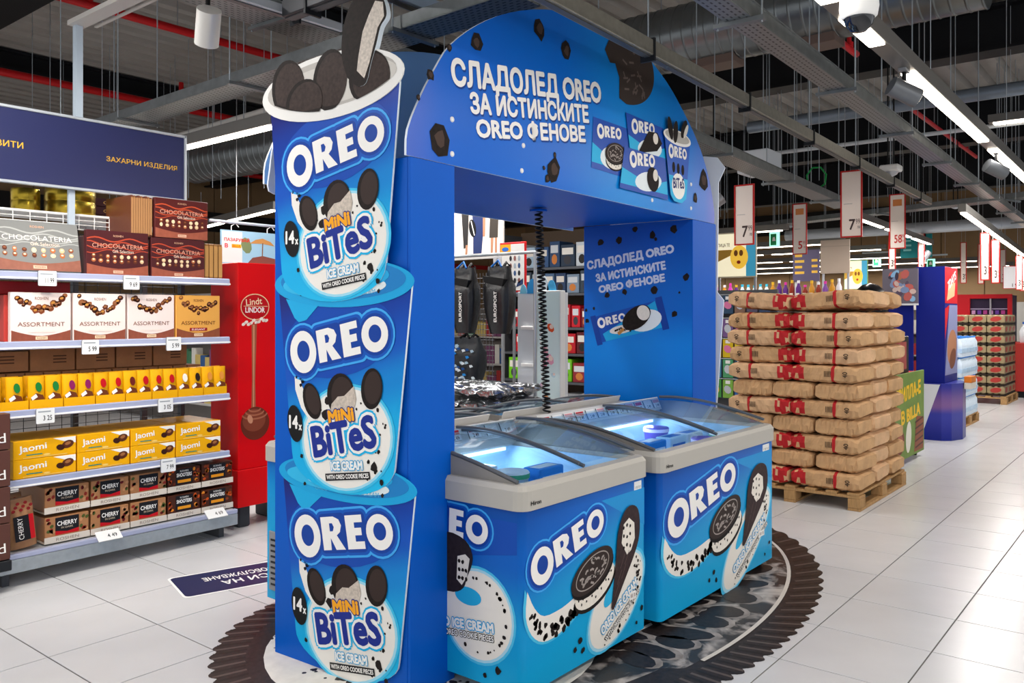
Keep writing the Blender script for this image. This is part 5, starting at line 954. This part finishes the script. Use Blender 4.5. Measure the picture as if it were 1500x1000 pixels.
T = thing('notice_board', 'white notice board with red edge high up at the far right', 'sign', (19, 2.7, 2.1)); build(MB().box(19.0, 19.03, 2.52, 2.85, 2.10, 2.55, M('#b02a2c', .4)), 'frame', T); m = MB(); F = FX(18.9995, 2.85, 2.10); m.rect(F, .012, .318, .012, .438, .0006, M('#dfe0e4', .4)); m.text('1 99', F, .22, .07, .12, .07, BLACK, .001, 0, .02); build(m, 'print', T); m = MB(); m.cyl((19.015, 2.56, 2.55), (19.015, 2.56, 5.16), .004, GREY, seg=5); m.cyl((19.015, 2.81, 2.55), (19.015, 2.81, 5.16), .004, GREY, seg=5); build(m, 'hanging_wires', T)
# pegboard of toys and blister packs right of the gate
T = thing('toy_rack', 'grey rack of hanging toy packs between the gate and the sacks', 'rack', (9.75, 4.3, 0)); build(MB().box(9.85, 9.90, 3.85, 5.1, 0, 1.9, M('#5c5e62', .5)), 'back_panel', T); build(MB().box(9.6, 9.95, 3.85, 5.1, 0, .12, GREY), 'base', T)
for z in (1.84, 1.55, 1.30, 1.05, .80): m = MB(); m.cyl((9.72, 3.87, z), (9.72, 5.08, z), .008, CHR); m.box(9.72, 9.85, 3.88, 3.89, z-.006, z+.006, CHR); m.box(9.72, 9.85, 5.07, 5.08, z-.006, z+.006, CHR); build(m, 'hook_rail', T)
q = random.Random(14); pal = {1.84: ['#3c4a66', '#5a5468', '#8a6a58', '#34506c'], 1.55: ['#8a4a8c', '#c04aa0', '#6a4a7c', '#7a5a90'], 1.30: ['#d8b81e', '#c8a414', '#e0c434'], 1.05: ['#4a8ab0', '#7a8a94', '#3a5a6c', '#54a070'], .80: ['#4a9a4c', '#b8484c', '#3a6ab0', '#84b84c']}
for z, cols in pal.items():
    for k in range(7):
        y = 3.95+.155*k; c = cols[k % len(cols)]; m = MB(); m.box(9.70, 9.715, y-.068, y+.068, z-.235, z-.01, M(c, .35), .004); m.poly(FX(9.699, y, z-.2), ell(0, .07, .045, .055, q.uniform(0, 90), 9), .006, M(q.choice(('#c8ccd4', '#2a2c34', '#e07aa8', '#e8c84a')), .35)); m.box(9.698, 9.70, y-.03, y+.03, z-.06, z-.02, WHITE)
        build(m, 'toy_pack', label='hanging toy pack, %s from the right in the %s row of the toy rack' % (ORD[k], {1.84: 'top dark', 1.55: 'violet', 1.30: 'yellow', 1.05: 'fourth', .80: 'lowest'}[z]), cat='toy', group='toy packs, row at %d cm' % int(z*100))
# bottle shelf beyond the sacks
T = thing('bottle_shelf', 'far shelf unit carrying rows of bright bottles above the sacks', 'shelf', (12.9, 4.8, 0)); build(MB().box(12.55, 12.97, 3.9, 6.2, 0, 1.78, M('#9a9490', .6), .01), 'body', T); build(MB().box(12.5, 12.97, 3.88, 6.22, 1.781, 1.80, WHITE), 'top_board', T)
q = random.Random(19)
for k in range(22):
    y = 6.1-.10*k; c = '#dff2f6' if 5 < k < 11 else ('#5a2c7c', '#c03a9c', '#7a4a9a', '#8a3020', '#c88a2a', '#d8d4dc')[q.randrange(6)]; h = q.uniform(.24, .33)
    m = MB(); m.lathe([(.035, 0), (.04, .02), (.04, h*.62), (.02, h*.78), (.018, h*.86)], (12.62, y, 1.801), M(c, .3), 10); m.lathe([(.022, h*.86), (.022, h)], (12.62, y, 1.801), M('#3fb8d8' if 5 < k < 11 else ('#e8e8ec', '#d83aa0', '#e0b030')[k % 3], .4), 8); m.box(12.578, 12.583, y-.025, y+.025, 1.84, 1.92, M('#3f9ac8' if 5 < k < 11 else '#e8dccc', .4))
    build(m, 'bottle', label='%s bottle, %s from the left on the far bottle shelf' % ('white and turquoise' if 5 < k < 11 else 'coloured', ORD[k]), cat='bottle', group='bottles on the far shelf, ' + ('white' if 5 < k < 11 else 'coloured'))
# standing signs far away
def board(x, y0, y1, z0, z1, label, hx, deco, post=True, pm=None):
    T = thing('aisle_sign', label, 'sign', (x, (y0+y1)/2, 0 if post else z0)); b = build(MB().box(x, x+.03, y0, y1, z0, z1, M(hx, .4), .003), 'panel', T); m = MB(); deco(m, FX(x-.0005, y1, z0), y1-y0, z1-z0); 
    if m.v: build(m, 'print', b)
    if post:
        for y in (y0+.02, y1-.05): build(MB().box(x+.031, x+.06, y, y+.03, 0, z1, M('#c8ccd4', .4, .3)), 'post', T)
    if not post:
        m = MB(); m.cyl((x+.015, y0+.05, z1), (x+.015, y0+.05, 5.16), .004, GREY, seg=5); m.cyl((x+.015, y1-.05, z1), (x+.015, y1-.05, 5.16), .004, GREY, seg=5); build(m, 'hanging_wires', T)
    return T
def sun(m, F, w, h):
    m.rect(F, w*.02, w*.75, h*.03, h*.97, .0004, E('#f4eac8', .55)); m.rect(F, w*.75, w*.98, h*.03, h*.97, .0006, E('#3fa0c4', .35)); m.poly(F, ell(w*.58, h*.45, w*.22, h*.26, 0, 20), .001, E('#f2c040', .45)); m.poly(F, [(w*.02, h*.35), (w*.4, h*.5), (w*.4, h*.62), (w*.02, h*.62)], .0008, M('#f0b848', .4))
    for x in (.5, .63): m.poly(F, ell(w*x, h*.54, w*.05, h*.07, 0, 10), .0014, M('#a86a2a', .4))
    m.poly(F, ell(w*.57, h*.34, w*.05, h*.04, 0, 10), .0014, M('#d04a3a', .4)); m.text('ПИЦА ТЕ', F, w*.2, h*.72, w*.3, h*.09, M('#5a4a6a', .4), .0014, 0, .02)
board(11.5, 4.80, 5.42, 2.13, 2.79, 'bright sun face poster sign right of the gate', '#f4ead0', sun); board(16.0, 4.56, 4.98, 2.05, 2.60, 'smaller yellow and green sun face poster farther back', '#8ab86a', sun)
def nav(m, F, w, h):
    for k in range(4): m.rect(F, w*.08, w*(.36+.08*(k % 2)), h*(.78-.18*k), h*(.86-.18*k), .0006, M('#e0b44a', .4))
    for k in range(3): m.rect(F, w*.72, w*.94, h*(.62-.18*k), h*(.70-.18*k), .0006, M('#e0b44a', .4))
board(13.0, 4.42, 4.83, 2.11, 2.60, 'small navy aisle sign with yellow lines in the distance', '#5a5470', nav); board(14.0, 4.27, 4.74, 2.27, 2.82, 'blank beige aisle sign between the navy sign and sun poster', '#cbb8a6', lambda m, F, w, h: m.rect(F, 0, w, h*.80, h*.82, .0006, M('#b8a898', .5))); board(17.0, 3.7, 4.25, 2.66, 3.10, 'teal hanging board with pale lines in the distance', '#1f7f84', lambda m, F, w, h: [m.rect(F, w*.1, w*.35, h*(.7-.2*k), h*(.78-.2*k), .0006, M('#8ad0d0', .4)) for k in range(3)], False)
# hanging price signs
def price(x, y, zt, h, w, txt, label, top='rail', deco=False):
    T = thing('price_sign', label, 'price sign', (x, y, zt-h), 0, 'red framed hanging price signs'); b = build(MB().box(x-.004, x+.004, y-w/2+.01, y+w/2-.01, zt-h+.01, zt-.01, M('#efe2d8', .5)), 'sheet', T); m = MB(); RF_ = M('#b8221f', .4)
    for a in ((y-w/2, y-w/2+.014, zt-h, zt), (y+w/2-.014, y+w/2, zt-h, zt)): m.box(x-.008, x+.008, a[0], a[1], a[2], a[3], RF_)
    for a in ((zt-h, zt-h+.014), (zt-.014, zt)): m.box(x-.008, x+.008, y-w/2+.014, y+w/2-.014, a[0], a[1], RF_)
    build(m, 'frame', T); m = MB(); F = FX(x-.0045, y, zt-h); a_, c_ = txt.split(); IK = M('#4a3a38' if not deco else '#c8403a', .5); kk = w/.24; m.text(a_, F, .01*kk, .13, .07*kk*len(a_)**.7, .11, IK, .0006, 0, .02); m.text(c_, F, .072*kk, .16, .045*kk, .05, IK, .0006); m.rect(F, -w*.35, w*.05, h*.5, h*.506, .0006, GREY); m.text('лв', F, .08*kk, .10, .03*kk, .025, IK, .0006)
    if deco: m.rect(F, -w*.28, w*.28, h*.78, h*.9, .0006, M('#d8864a', .4))
    build(m, 'print', b); m = MB(); hz = .10 if x < 8 else (.06 if zt == 2.66 else 5.15-zt); m.cyl((x, y-w*.3, zt), (x, y-w*.3, zt+hz), .003, GREY, seg=5); m.cyl((x, y+w*.3, zt), (x, y+w*.3, zt+hz), .003, GREY, seg=5); build(m, 'hanger', T)
price(7.62, 3.30, 2.84, .58, .20, '7 99', 'hanging price sign reading 7.99 nearest the gate'); price(11.43, 4.15, 3.12, .70, .20, '5 99', 'pale hanging price sign with orange patch above the navy sign', deco=True); price(8.78, 2.66, 3.06, .68, .215, '7 99', 'tallest hanging price sign reading 7.99 over the sacks'); price(11.74, 2.97, 3.18, .72, .20, '58 99', 'hanging price sign with orange picture and red figures', deco=True)
for i, (x, y, zt, h) in enumerate(((14.5, 3.75, 3.05, .75), (16.2, 3.7, 3.05, .75), (12.35, 2.055, 2.78, .62), (13.61, 2.133, 2.76, .62), (18.2, 3.4, 3.0, .8), (18.8, 3.2, 3.0, .8), (17.6, 2.381, 2.70, .62), (18.5, 2.437, 2.70, .62), (20.0, 3.0, 2.95, .7))): price(x, y, 2.66 if i in (2, 3, 6, 7) else zt, h, .11, '3 99', 'far hanging price sign, %s of the nine slim ones counted from the gate' % ('first', 'second', 'third', 'fourth', 'fifth', 'sixth', 'seventh', 'eighth', 'ninth')[i])
# exit signs
for x, y, z0, z1, w in ((13.6, 5.37, 2.72, 2.97, .16), (19, 5.23, 2.62, 2.86, .16), (18.5, 4.05, 2.5, 2.72, .15)):
    T = thing('exit_sign', 'lit green exit sign, %s' % {13.6: 'nearest, beside the sun face poster', 19: 'in the middle distance under the tallest price signs', 18.5: 'farthest, next to the photo board'}[x], 'exit sign', (x, y, z0)); b = build(MB().box(x, x+.05, y-w/2, y+w/2, z0, z1, E('#9fe8cf', .9), .004), 'box', T); m = MB(); F = FX(x-.0005, y, z0); m.rect(F, -w*.38, w*.25, .03, z1-z0-.03, .0006, M('#1f9a5a', .4)); m.poly(F, [(-.03, .10), (.03, .10), (.01, .17), (-.02, .16)], .001, PW); build(m, 'pictogram', b); m = MB(); m.cyl((x+.025, y, z1), (x+.025, y, 5.16), .006, GREY, seg=5); m.box(x, x+.05, y-.3, y+.3, z1+.06, z1+.09, M('#b8c4cc', .4)); build(m, 'hanger', T)
# low gondolas filling the far hall
for i, (x0, x1, y0, y1, h, hx) in enumerate(((13.6, 15.2, 6.6, 12, 1.7, '#8a7f78'), (16.2, 17.2, 4.4, 9, 1.65, '#8c7468'), (18.2, 19.2, 4.2, 10, 1.6, '#7c7470'), (21.0, 22.0, 4.2, 12, 1.7, '#8a8078'), (6.5, 8.0, 8.5, 14, 1.9, '#6a5c56'), (10.6, 11.4, 5.4, 10, 1.7, '#7f6f72'))):
    T = thing('far_gondola', ('long grey shelf unit behind the far bottle shelf', 'brown loaded shelf unit below the smaller sun poster', 'dim loaded shelf unit below the teal board', 'loaded shelf unit along the far back wall', 'loaded shelf unit behind the beach poster and red column', 'loaded shelf unit left of the bright sun poster')[i], 'shelf', ((x0+x1)/2, (y0+y1)/2, 0)); build(MB().box(x0+.15, x1, y0, y1, 0, h, M('#6a6460', .6)), 'body', T); q = random.Random(i)
    for z in (.3, .75, 1.2): build(MB().box(x0, x0+.149, y0, y1, z, z+.03, M('#b8b4b0', .5)), 'shelf_board', T); 
    m = MB()
    for z in (.331, .781, 1.231):
        y = y0+.02
        while y < y1-.2: w = q.uniform(.08, .2); m.box(x0+.02, x0+.149, y, y+w, z, z+q.uniform(.2, .34), M(q.choice(('#a83a3a', '#3a5a8a', '#c8b06a', '#7a4a6a', '#d8d4cc', '#4a7a5a', '#c87a3a')), .5)); y += w+.01
    build(m, 'shelf_goods', T, kind='stuff')
# ================================================================ lamps, trays, ducts, pipes under the roof
def perf():
    if 'perf' in _M: return _M['perf']
    m = bpy.data.materials.new('perforated_steel'); m.use_nodes = True; nt = m.node_tree; b = nt.nodes['Principled BSDF']; b.inputs['Roughness'].default_value = .4; b.inputs['Metallic'].default_value = .6
    tc = nt.nodes.new('ShaderNodeTexCoord'); br = nt.nodes.new('ShaderNodeTexBrick'); br.inputs['Color1'].default_value = lin('#1c1e20'); br.inputs['Color2'].default_value = lin('#2a2c2e'); br.inputs['Mortar'].default_value = lin('#7f8382'); br.inputs['Scale'].default_value = 1.; br.inputs['Mortar Size'].default_value = .011; br.inputs['Brick Width'].default_value = .045; br.inputs['Row Height'].default_value = .03
    nt.links.new(tc.outputs['Object'], br.inputs['Vector']); nt.links.new(br.outputs['Color'], b.inputs['Base Color']); _M['perf'] = m; return m
PF = perf()
def cable_tray(label, a, b, w, h=.07, top=5.06):
    a, b = Vector(a), Vector(b); L = (b-a).length; T = thing('cable_tray', label, 'cable tray', (a.x, a.y, a.z), math.atan2(b.y-a.y, b.x-a.x), 'perforated cable trays', local=True)
    build(MB().box(0, L, -w/2, w/2, 0, .004, PF), 'tray_floor', T)
    for s in (-1, 1): m = MB(); m.box(0, L, s*w/2-.003, s*w/2+.003, .004, h, GALV); m.box(0, L, s*w/2-.012, s*w/2+.003, h, h+.006, GALV); build(m, 'tray_side', T)
    n = int(L/1.5)
    for i in range(n):
        x = L*(i+.5)/n; m = MB(); m.box(x-.02, x+.02, -w/2-.06, w/2+.06, -.022, -.001, GALV); build(m, 'bracket', T); m = MB()
        for s in (-1, 1): m.cyl((x, s*(w/2+.045), -.03), (x, s*(w/2+.045), top-a.z), .005, M('#a8b0b6', .4, .5), seg=5)
        build(m, 'threaded_rod', T)
cable_tray('galvanised cable tray crossing above the cup pillar', (3.36, 2.62, 3.20), (3.46, 7.6, 3.20), .24, .07, 4.59)
cable_tray('long cable tray at the right top corner of the picture', (3.0, 1.64, 3.0), (15.5, 2.0, 3.0), .13)
cable_tray('cable tray behind the gate carrying the nearest price sign', (5.6, 3.0, 2.92), (10.7, 3.34, 2.92), .22)
cable_tray('far cable tray crossing the hall behind the price signs', (13.2, 1.0, 3.2), (15.0, 6.5, 3.2), .3)
cable_tray('second cable tray crossing above the left shelves', (2.2, 4.45, 3.45), (6.0, 4.65, 3.45), .3, .07, 4.59)
def rail(label, a, b, w, h, m1, name='mounting_rail', cat='rail', clips=True):
    a, b = Vector(a), Vector(b); L = (b-a).length; T = thing(name, label, cat, tuple(a), math.atan2(b.y-a.y, b.x-a.x), local=True); build(MB().box(0, L, -w/2, w/2, 0, h, m1, .004), 'channel', T)
    build(MB().box(0, L, -w*.25, w*.25, -.006, -.0005, M('#5a5c5e', .4, .5)), 'slot', T)
    n = max(2, int(L/1.4))
    for i in range(n):
        x = L*(i+.5)/n; build(MB().box(x-.008, x+.008, -w/2-.008, w/2+.008, -.03, h+.01, DARKM), 'clip', T); m = MB(); m.cyl((x, 0, h+.01), (x, 0, 5.05-a.z), .005, M('#a8b0b6', .4, .5), seg=5); build(m, 'threaded_rod', T)
    return T
rail('long grey mounting rail crossing in front of the arched header', (1.9, 2.20, 3.0), (11.7, 2.58, 3.0), .07, .085, M('#8f8b80', .4, .5, var=.1))
# LED strip lamps with their light
def lamp(label, a, b, segs, watts=None, w=.10, body='#6f6c68', top=5.06):
    a, b = Vector(a), Vector(b); L = (b-a).length; rz = math.atan2(b.y-a.y, b.x-a.x); T = thing('strip_lamp', label, 'lamp', tuple(a), rz, 'long LED strip lamps', local=True)
    build(MB().box(0, L, -w/2, w/2, 0, .09, M(body, .4, .3), .004), 'housing', T)
    for s0, s1 in segs:
        build(MB().box(s0, s1, -w*.38, w*.38, -.012, -.0005, E('#fff3e0', 9.)), 'diffuser', T)
        if watts:
            ld = bpy.data.lights.new('light', 'AREA'); ld.shape = 'RECTANGLE'; ld.size = s1-s0; ld.size_y = w; ld.energy = watts*(s1-s0)/2.4; ld.color = (1, .97, .95); lo = bpy.data.objects.new('light', ld); COL.objects.link(lo); lo.parent = T; lo.location = ((s0+s1)/2, 0, -.02)
    m = MB()
    for i in range(max(2, int(L/2.5))): x = L*(i+.5)/max(2, int(L/2.5)); m.cyl((x, 0, .09), (x, 0, top-a.z), .003, M('#b8bec4', .4, .5), seg=5)
    build(m, 'hanging_wire', T); return T
lamp('bright LED strip lamp row at the right edge with grey spotlights', (1.2, 1.22, 3.0), (13.4, 1.34, 3.0), [(.4, 2.6), (2.85, 3.36), (4.0, 6.45), (6.87, 9.2), (9.4, 11.8)], LAMP_W*.52)
lamp('LED strip lamp left of the cup pillar beside the navy sign', (3.72, 5.25, 3.0), (3.76, 9.0, 3.0), [(.05, 1.6), (1.9, 3.6)], LAMP_W*2.2, .11)
lamp('lower LED strip lamp farther back above the red column', (5.75, 8.1, 2.8), (6.5, 11.5, 2.8), [(.1, 1.6), (1.8, 3.3)], LAMP_W*1.6, top=3.29)
lamp('LED strip lamp over the right aisle carrying far price signs', (10.2, 1.92, 2.72), (18.7, 2.45, 2.72), [(.1, 4.2), (4.4, 8.4)], LAMP_W*1.3, .08)
lamp('LED strip lamp row over the front left floor, out of view', (-1.5, 4.3, 3.6), (2.2, 4.3, 3.6), [(.2, 1.8), (2.0, 3.6)], LAMP_W*2.6)
lamp('LED strip lamp row over the floor behind the viewer', (-1.5, -1.2, 3.4), (7, -1.2, 3.4), [(.5, 2.9), (3.2, 5.6), (5.9, 8.3)], LAMP_W*1.4)
lamp('LED strip lamp above the middle of the hall behind the gate', (6.4, 4.2, 3.3), (6.4, 8.4, 3.3), [(.2, 2.0), (2.2, 4.0)], LAMP_W*2.6)
for i, (x, y0, y1, z) in enumerate(((12.2, 4.6, 7.4, 2.85), (14.5, 4.5, 8.2, 2.80), (16.6, 4.4, 9, 2.82), (18.8, 4.3, 10, 2.80), (21.2, 3.6, 11, 2.80), (22.8, 3.2, 12, 2.75))): lamp('distant LED strip lamp across the back of the hall, %s from the front' % ('first', 'second', 'third', 'fourth', 'fifth', 'sixth')[i], (x, y0, z), (x+.05, y1, z), [(.1, (y1-y0)/2-.1), ((y1-y0)/2+.1, y1-y0-.1)], LAMP_W*1.2)
lamp('flat ceiling lamp at the far right behind the strip lamp', (10.75, .9, 3.75), (10.75, 1.75, 3.75), [(.05, .8)], None, .16)
lamp('LED strip lamp continuing behind the tallest price sign', (10.9, 3.36, 2.86), (16.6, 3.62, 2.86), [(.2, 1.9), (2.2, 3.8), (4.1, 5.5)], LAMP_W*.9, .08)
# spotlights
def spot(label, loc, aim, light=0, r=.062, L=.19, hx='#9a9da2', drop=.20):
    loc, aim = Vector(loc), Vector(aim).normalized(); T = thing('spotlight', label, 'spotlight', tuple(loc), 0, 'grey cylinder spotlights', local=True); m = MB(); m.cyl(-aim*L/2, aim*L/2, r, M(hx, .35, .4), seg=24); build(m, 'cylinder', T)
    m = MB(); m.cyl(aim*(L/2+.0005), aim*(L/2+.003), r*.86, E('#fff3e0', 3. if light else 1.2), seg=20); build(m, 'lens', T); m = MB(); m.cyl((0, 0, r*.8), (0, 0, drop-.01), .012, BLACK, seg=8); m.box(-.05, .05, -.02, .02, drop-.015, drop, GREY); build(m, 'stem', T)
    if light:
        ld = bpy.data.lights.new('light', 'SPOT'); ld.energy = light; ld.spot_size = R_(85); ld.spot_blend = .6; ld.shadow_soft_size = .06; ld.color = (1, .94, .86); lo = bpy.data.objects.new('light', ld); COL.objects.link(lo); lo.parent = T; lo.location = aim*(L/2+.01); lo.rotation_euler = (-aim).to_track_quat('Z', 'Y').to_euler()
spot('white cylinder spotlight hanging at the upper left, tipped away', (2.32, 3.85, 3.05), (.25, .55, -.75), 80, .06, .18, '#d8d4ce')
spot('grey cylinder spotlight under the right strip lamp, nearer one', (5.13, 1.262, 2.87), (.58, -.68, -.42), 14, .055, .17, '#6f7276', .129)
spot('grey cylinder spotlight under the right strip lamp, farther one', (8.25, 1.29, 2.85), (.58, -.68, -.42), 14, .058, .18, '#6f7276', .149)
spot('small spotlight behind the nearest price sign', (7.7, 3.65, 2.70), (-.4, .6, -.5), 0, drop=2.4); spot('grey spotlight between the price signs in the distance', (11.0, 3.3, 2.72), (-.5, .4, -.6), 0, drop=2.4); spot('far spotlight below the teal board', (16.5, 3.7, 2.65), (-.4, .3, -.6), 0, drop=2.45); spot('spotlight over the left floor aimed at the chocolate shelves', (1.0, 3.85, 3.4), (.45, .62, -.65), 110, drop=1.7)
rail('white spotlight rail at the top left holding the white spotlight', (2.0, 3.95, 3.26), (3.2, 3.9, 3.26), .07, .05, M('#c8ccd2', .35, .3)); rail('dark square rail above the cups at the top of the picture', (2.80, 3.84, 3.22), (2.80, 3.0, 3.22), .09, .09, M('#3a3b3e', .4, .4)); rail('grey rail above the cups running along the hall', (2.80, 3.42, 3.34), (6.2, 3.5, 3.34), .10, .08, M('#9fb0c4', .4, .4))
# dome camera, detectors
T = thing('dome_camera', 'white dome security camera hanging by the right strip lamp', 'camera', (3.60, 1.06, 2.80)); c = (3.60, 1.06, -.08); m = MB(); m.box(3.51, 3.69, .97, 1.15, 2.92, 2.95, WHITE, .004); m.lathe([(.062, 2.905), (.072, 2.915), (.078, 2.95), (.074, 3.0)], c, WHITE, 28); build(m, 'housing', T); m = MB(); m.lathe([(.003, 2.846), (.03, 2.852), (.052, 2.875), (.06, 2.904)], c, M('#14161c', .05, 0, .8), 24); build(m, 'dome', T); m = MB(); m.cyl((3.60, 1.06, 2.951), (3.60, 1.06, 5.05), .012, DARKM, seg=8); build(m, 'drop_pipe', T)
for i, (x, y, z) in enumerate(((9.5, 2.47, 3.14), (14.4, 2.8, 3.30))):
    T = thing('ceiling_detector', 'white ceiling detector on a black rod, %s' % ('nearer one above the price signs', 'farther one')[i], 'detector', (x, y, z-.07)); m = MB(); m.box(x-.09, x+.09, y-.10, y+.10, z-.02, z+.05, WHITE, .015); m.lathe([(.02, z-.07), (.06, z-.05), (.08, z-.02)], (x, y, 0), M('#b8bac0', .3), 16); build(m, 'body', T); m = MB()
    for s in (-.03, .03): m.cyl((x, y+s, z+.05), (x, y+s, 5.05), .008, BLACK, seg=6)
    build(m, 'rods', T)
# ducts
def duct(label, a, b, r, ribs=True):
    a, b = Vector(a), Vector(b); L = (b-a).length; d = (b-a)/L; n = int(L/.11); path = []; rad = []
    for i in range(n+1):
        for o, k in ((-.006, 1.0), (0, 1.0), (.003, 1.018), (.012, 1.018), (.015, 1.0), (.022, 1.0)):
            if 0 <= i*.11+o <= L: path.append(a+d*(i*.11+o)); rad.append(r*k)
    T = thing('ventilation_duct', label, 'duct', (a.x, a.y, a.z-r)); m = MB(); m.tube(path, rad, M('#75797a', .3, .8, var=.12, scale=5), 24); build(m, 'pipe', T)
    return T
T = duct('large spiral ventilation duct above the arch, right of it', (7.27, 1.2, 4.25), (7.27, 9.5, 4.25), .30)
for y in (2.3, 3.2): build(MB().box(7.15, 7.40, y, y+.45, 3.90, 3.99, M('#6a5850', .5), .004), 'air_outlet', T)
m = MB()
for y in (1.8, 4.0, 6.5): m.cyl((7.27, y, 4.56), (7.27, y, 5.06), .008, GREY, seg=6)
build(m, 'hangers', T)
T = duct('grey spiral duct between the navy sign and the cup pillar', (6.0, 6.5, 3.55), (5.85, 10.1, 3.55), .25); m = MB(); m.cyl((5.95, 7.2, 3.8), (5.95, 7.2, 5.06), .008, GREY, seg=6); m.cyl((5.87, 9.6, 3.8), (5.87, 9.6, 5.06), .008, GREY, seg=6); build(m, 'hangers', T)
def pipe(label, pts, r, mat, drops=()):
    T = thing('ceiling_pipe', label, 'pipe', tuple(Vector(pts[0])-Vector((0, 0, r)))); m = MB(); m.tube(pts, r, mat, 10); build(m, 'pipe', T)
    for x, y, z0, z1 in drops: m = MB(); m.cyl((x, y, z0), (x, y, z1), r*.7, mat, seg=8); m.cyl((x, y, z0-r*.6), (x, y, z0+r), r*1.25, mat, seg=8); build(m, 'riser', T)
    m = MB(); a, b = Vector(pts[0]), Vector(pts[-1])
    for i in range(4): p = a.lerp(b, (i+.5)/4); m.cyl(p, (p.x, p.y, 5.07), .006, GREY, seg=5)
    build(m, 'hangers', T)
RP = M('#b01418', .4)
pipe('red sprinkler pipe just below the black purlin at the left', [(-2, 11.5, 4.62), (12, 11.5, 4.62)], .05, RP, [(2.6, 11.5, 4.66, 5.0), (6.5, 11.5, 4.66, 5.0)])
pipe('red sprinkler pipe nearest, above the navy sign', [(-2, 8.7, 4.75), (9, 8.7, 4.75)], .045, RP, [(3.9, 8.7, 4.8, 5.05)])
pipe('lowest red sprinkler pipe far behind the navy sign', [(-2, 15.5, 4.55), (14, 15.5, 4.55)], .05, RP, [(4.5, 15.5, 4.6, 5.0)])
pipe('short bright red pipe left of the dome camera', [(7.4, 2.78, 4.40), (9.35, 2.78, 4.40)], .035, M('#d8222a', .4), [(9.1, 2.78, 4.43, 5.05)])
pipe('red pipe ending by the far grey spotlight', [(11.5, 2.88, 4.35), (16.5, 2.88, 4.35)], .03, M('#b83038', .4), [(15.6, 2.88, 4.38, 5.05)])
pipe('thick grey pipe crossing behind the right strip lamp', [(10.3, -1, 4.0), (10.3, 4.4, 4.0)], .075, M('#7f8a96', .35, .5)); pipe('thin white pipe crossing behind the thick grey pipe', [(10.9, -1, 3.75), (10.9, 5.0, 3.75)], .025, M('#c8ccd0', .4)); pipe('pale pipe above the left strip lamp', [(5.75, 7.5, 3.98), (5.9, 11, 3.98)], .035, M('#c4c0ba', .45)); pipe('broad pale duct pipe at the far right under the notice boards', [(15.8, 0, 3.1), (15.8, 6, 3.1)], .10, M('#b0b6bc', .4, .3))
m = MB(); m.box(7.9, 8.25, 3.18, 3.5, 2.998, 3.22, M('#dfe4ea', .5), .01); build(m, 'junction_box', label='white box lying on the cable tray right of the gate', cat='box')
T = thing('green_cord', 'green loop of cord hanging on the cable tray', 'cord', (9.4, 3.25, 3.0)); m = MB(); m.tube([(9.4+.02*k, 3.25+.10*math.sin(k*.9), 3.02+.12*(1-math.cos(k*.9))) for k in range(9)], .01, M('#1f9a4a', .5), 6); build(m, 'loop', T)
# hanging wires
q = random.Random(77); wm_ = MB(); wm_.cyl((0, 0, 0), (0, 0, 1), .004, M('#9aa2a8', .4, .5), seg=5); wmesh = wm_.mesh('hanging_wire')
for i in range(64):
    if i < 26: x, y = q.uniform(1.5, 6.5), q.uniform(5.8, 12.5)
    else: x, y = q.uniform(6.5, 15), q.uniform(2.6, 6.5)
    z = q.choice((3.0, 3.05, 3.2)); o = obj('hanging_wire', wmesh, None, (x, y, z), 0, label='thin steel wire hanging from the roof deck %s' % ('over the left shelves' if i < 26 else 'over the right of the hall'), cat='wire', group='suspension wires, ' + ('left' if i < 26 else 'right')); o.scale.z = 5.17-z
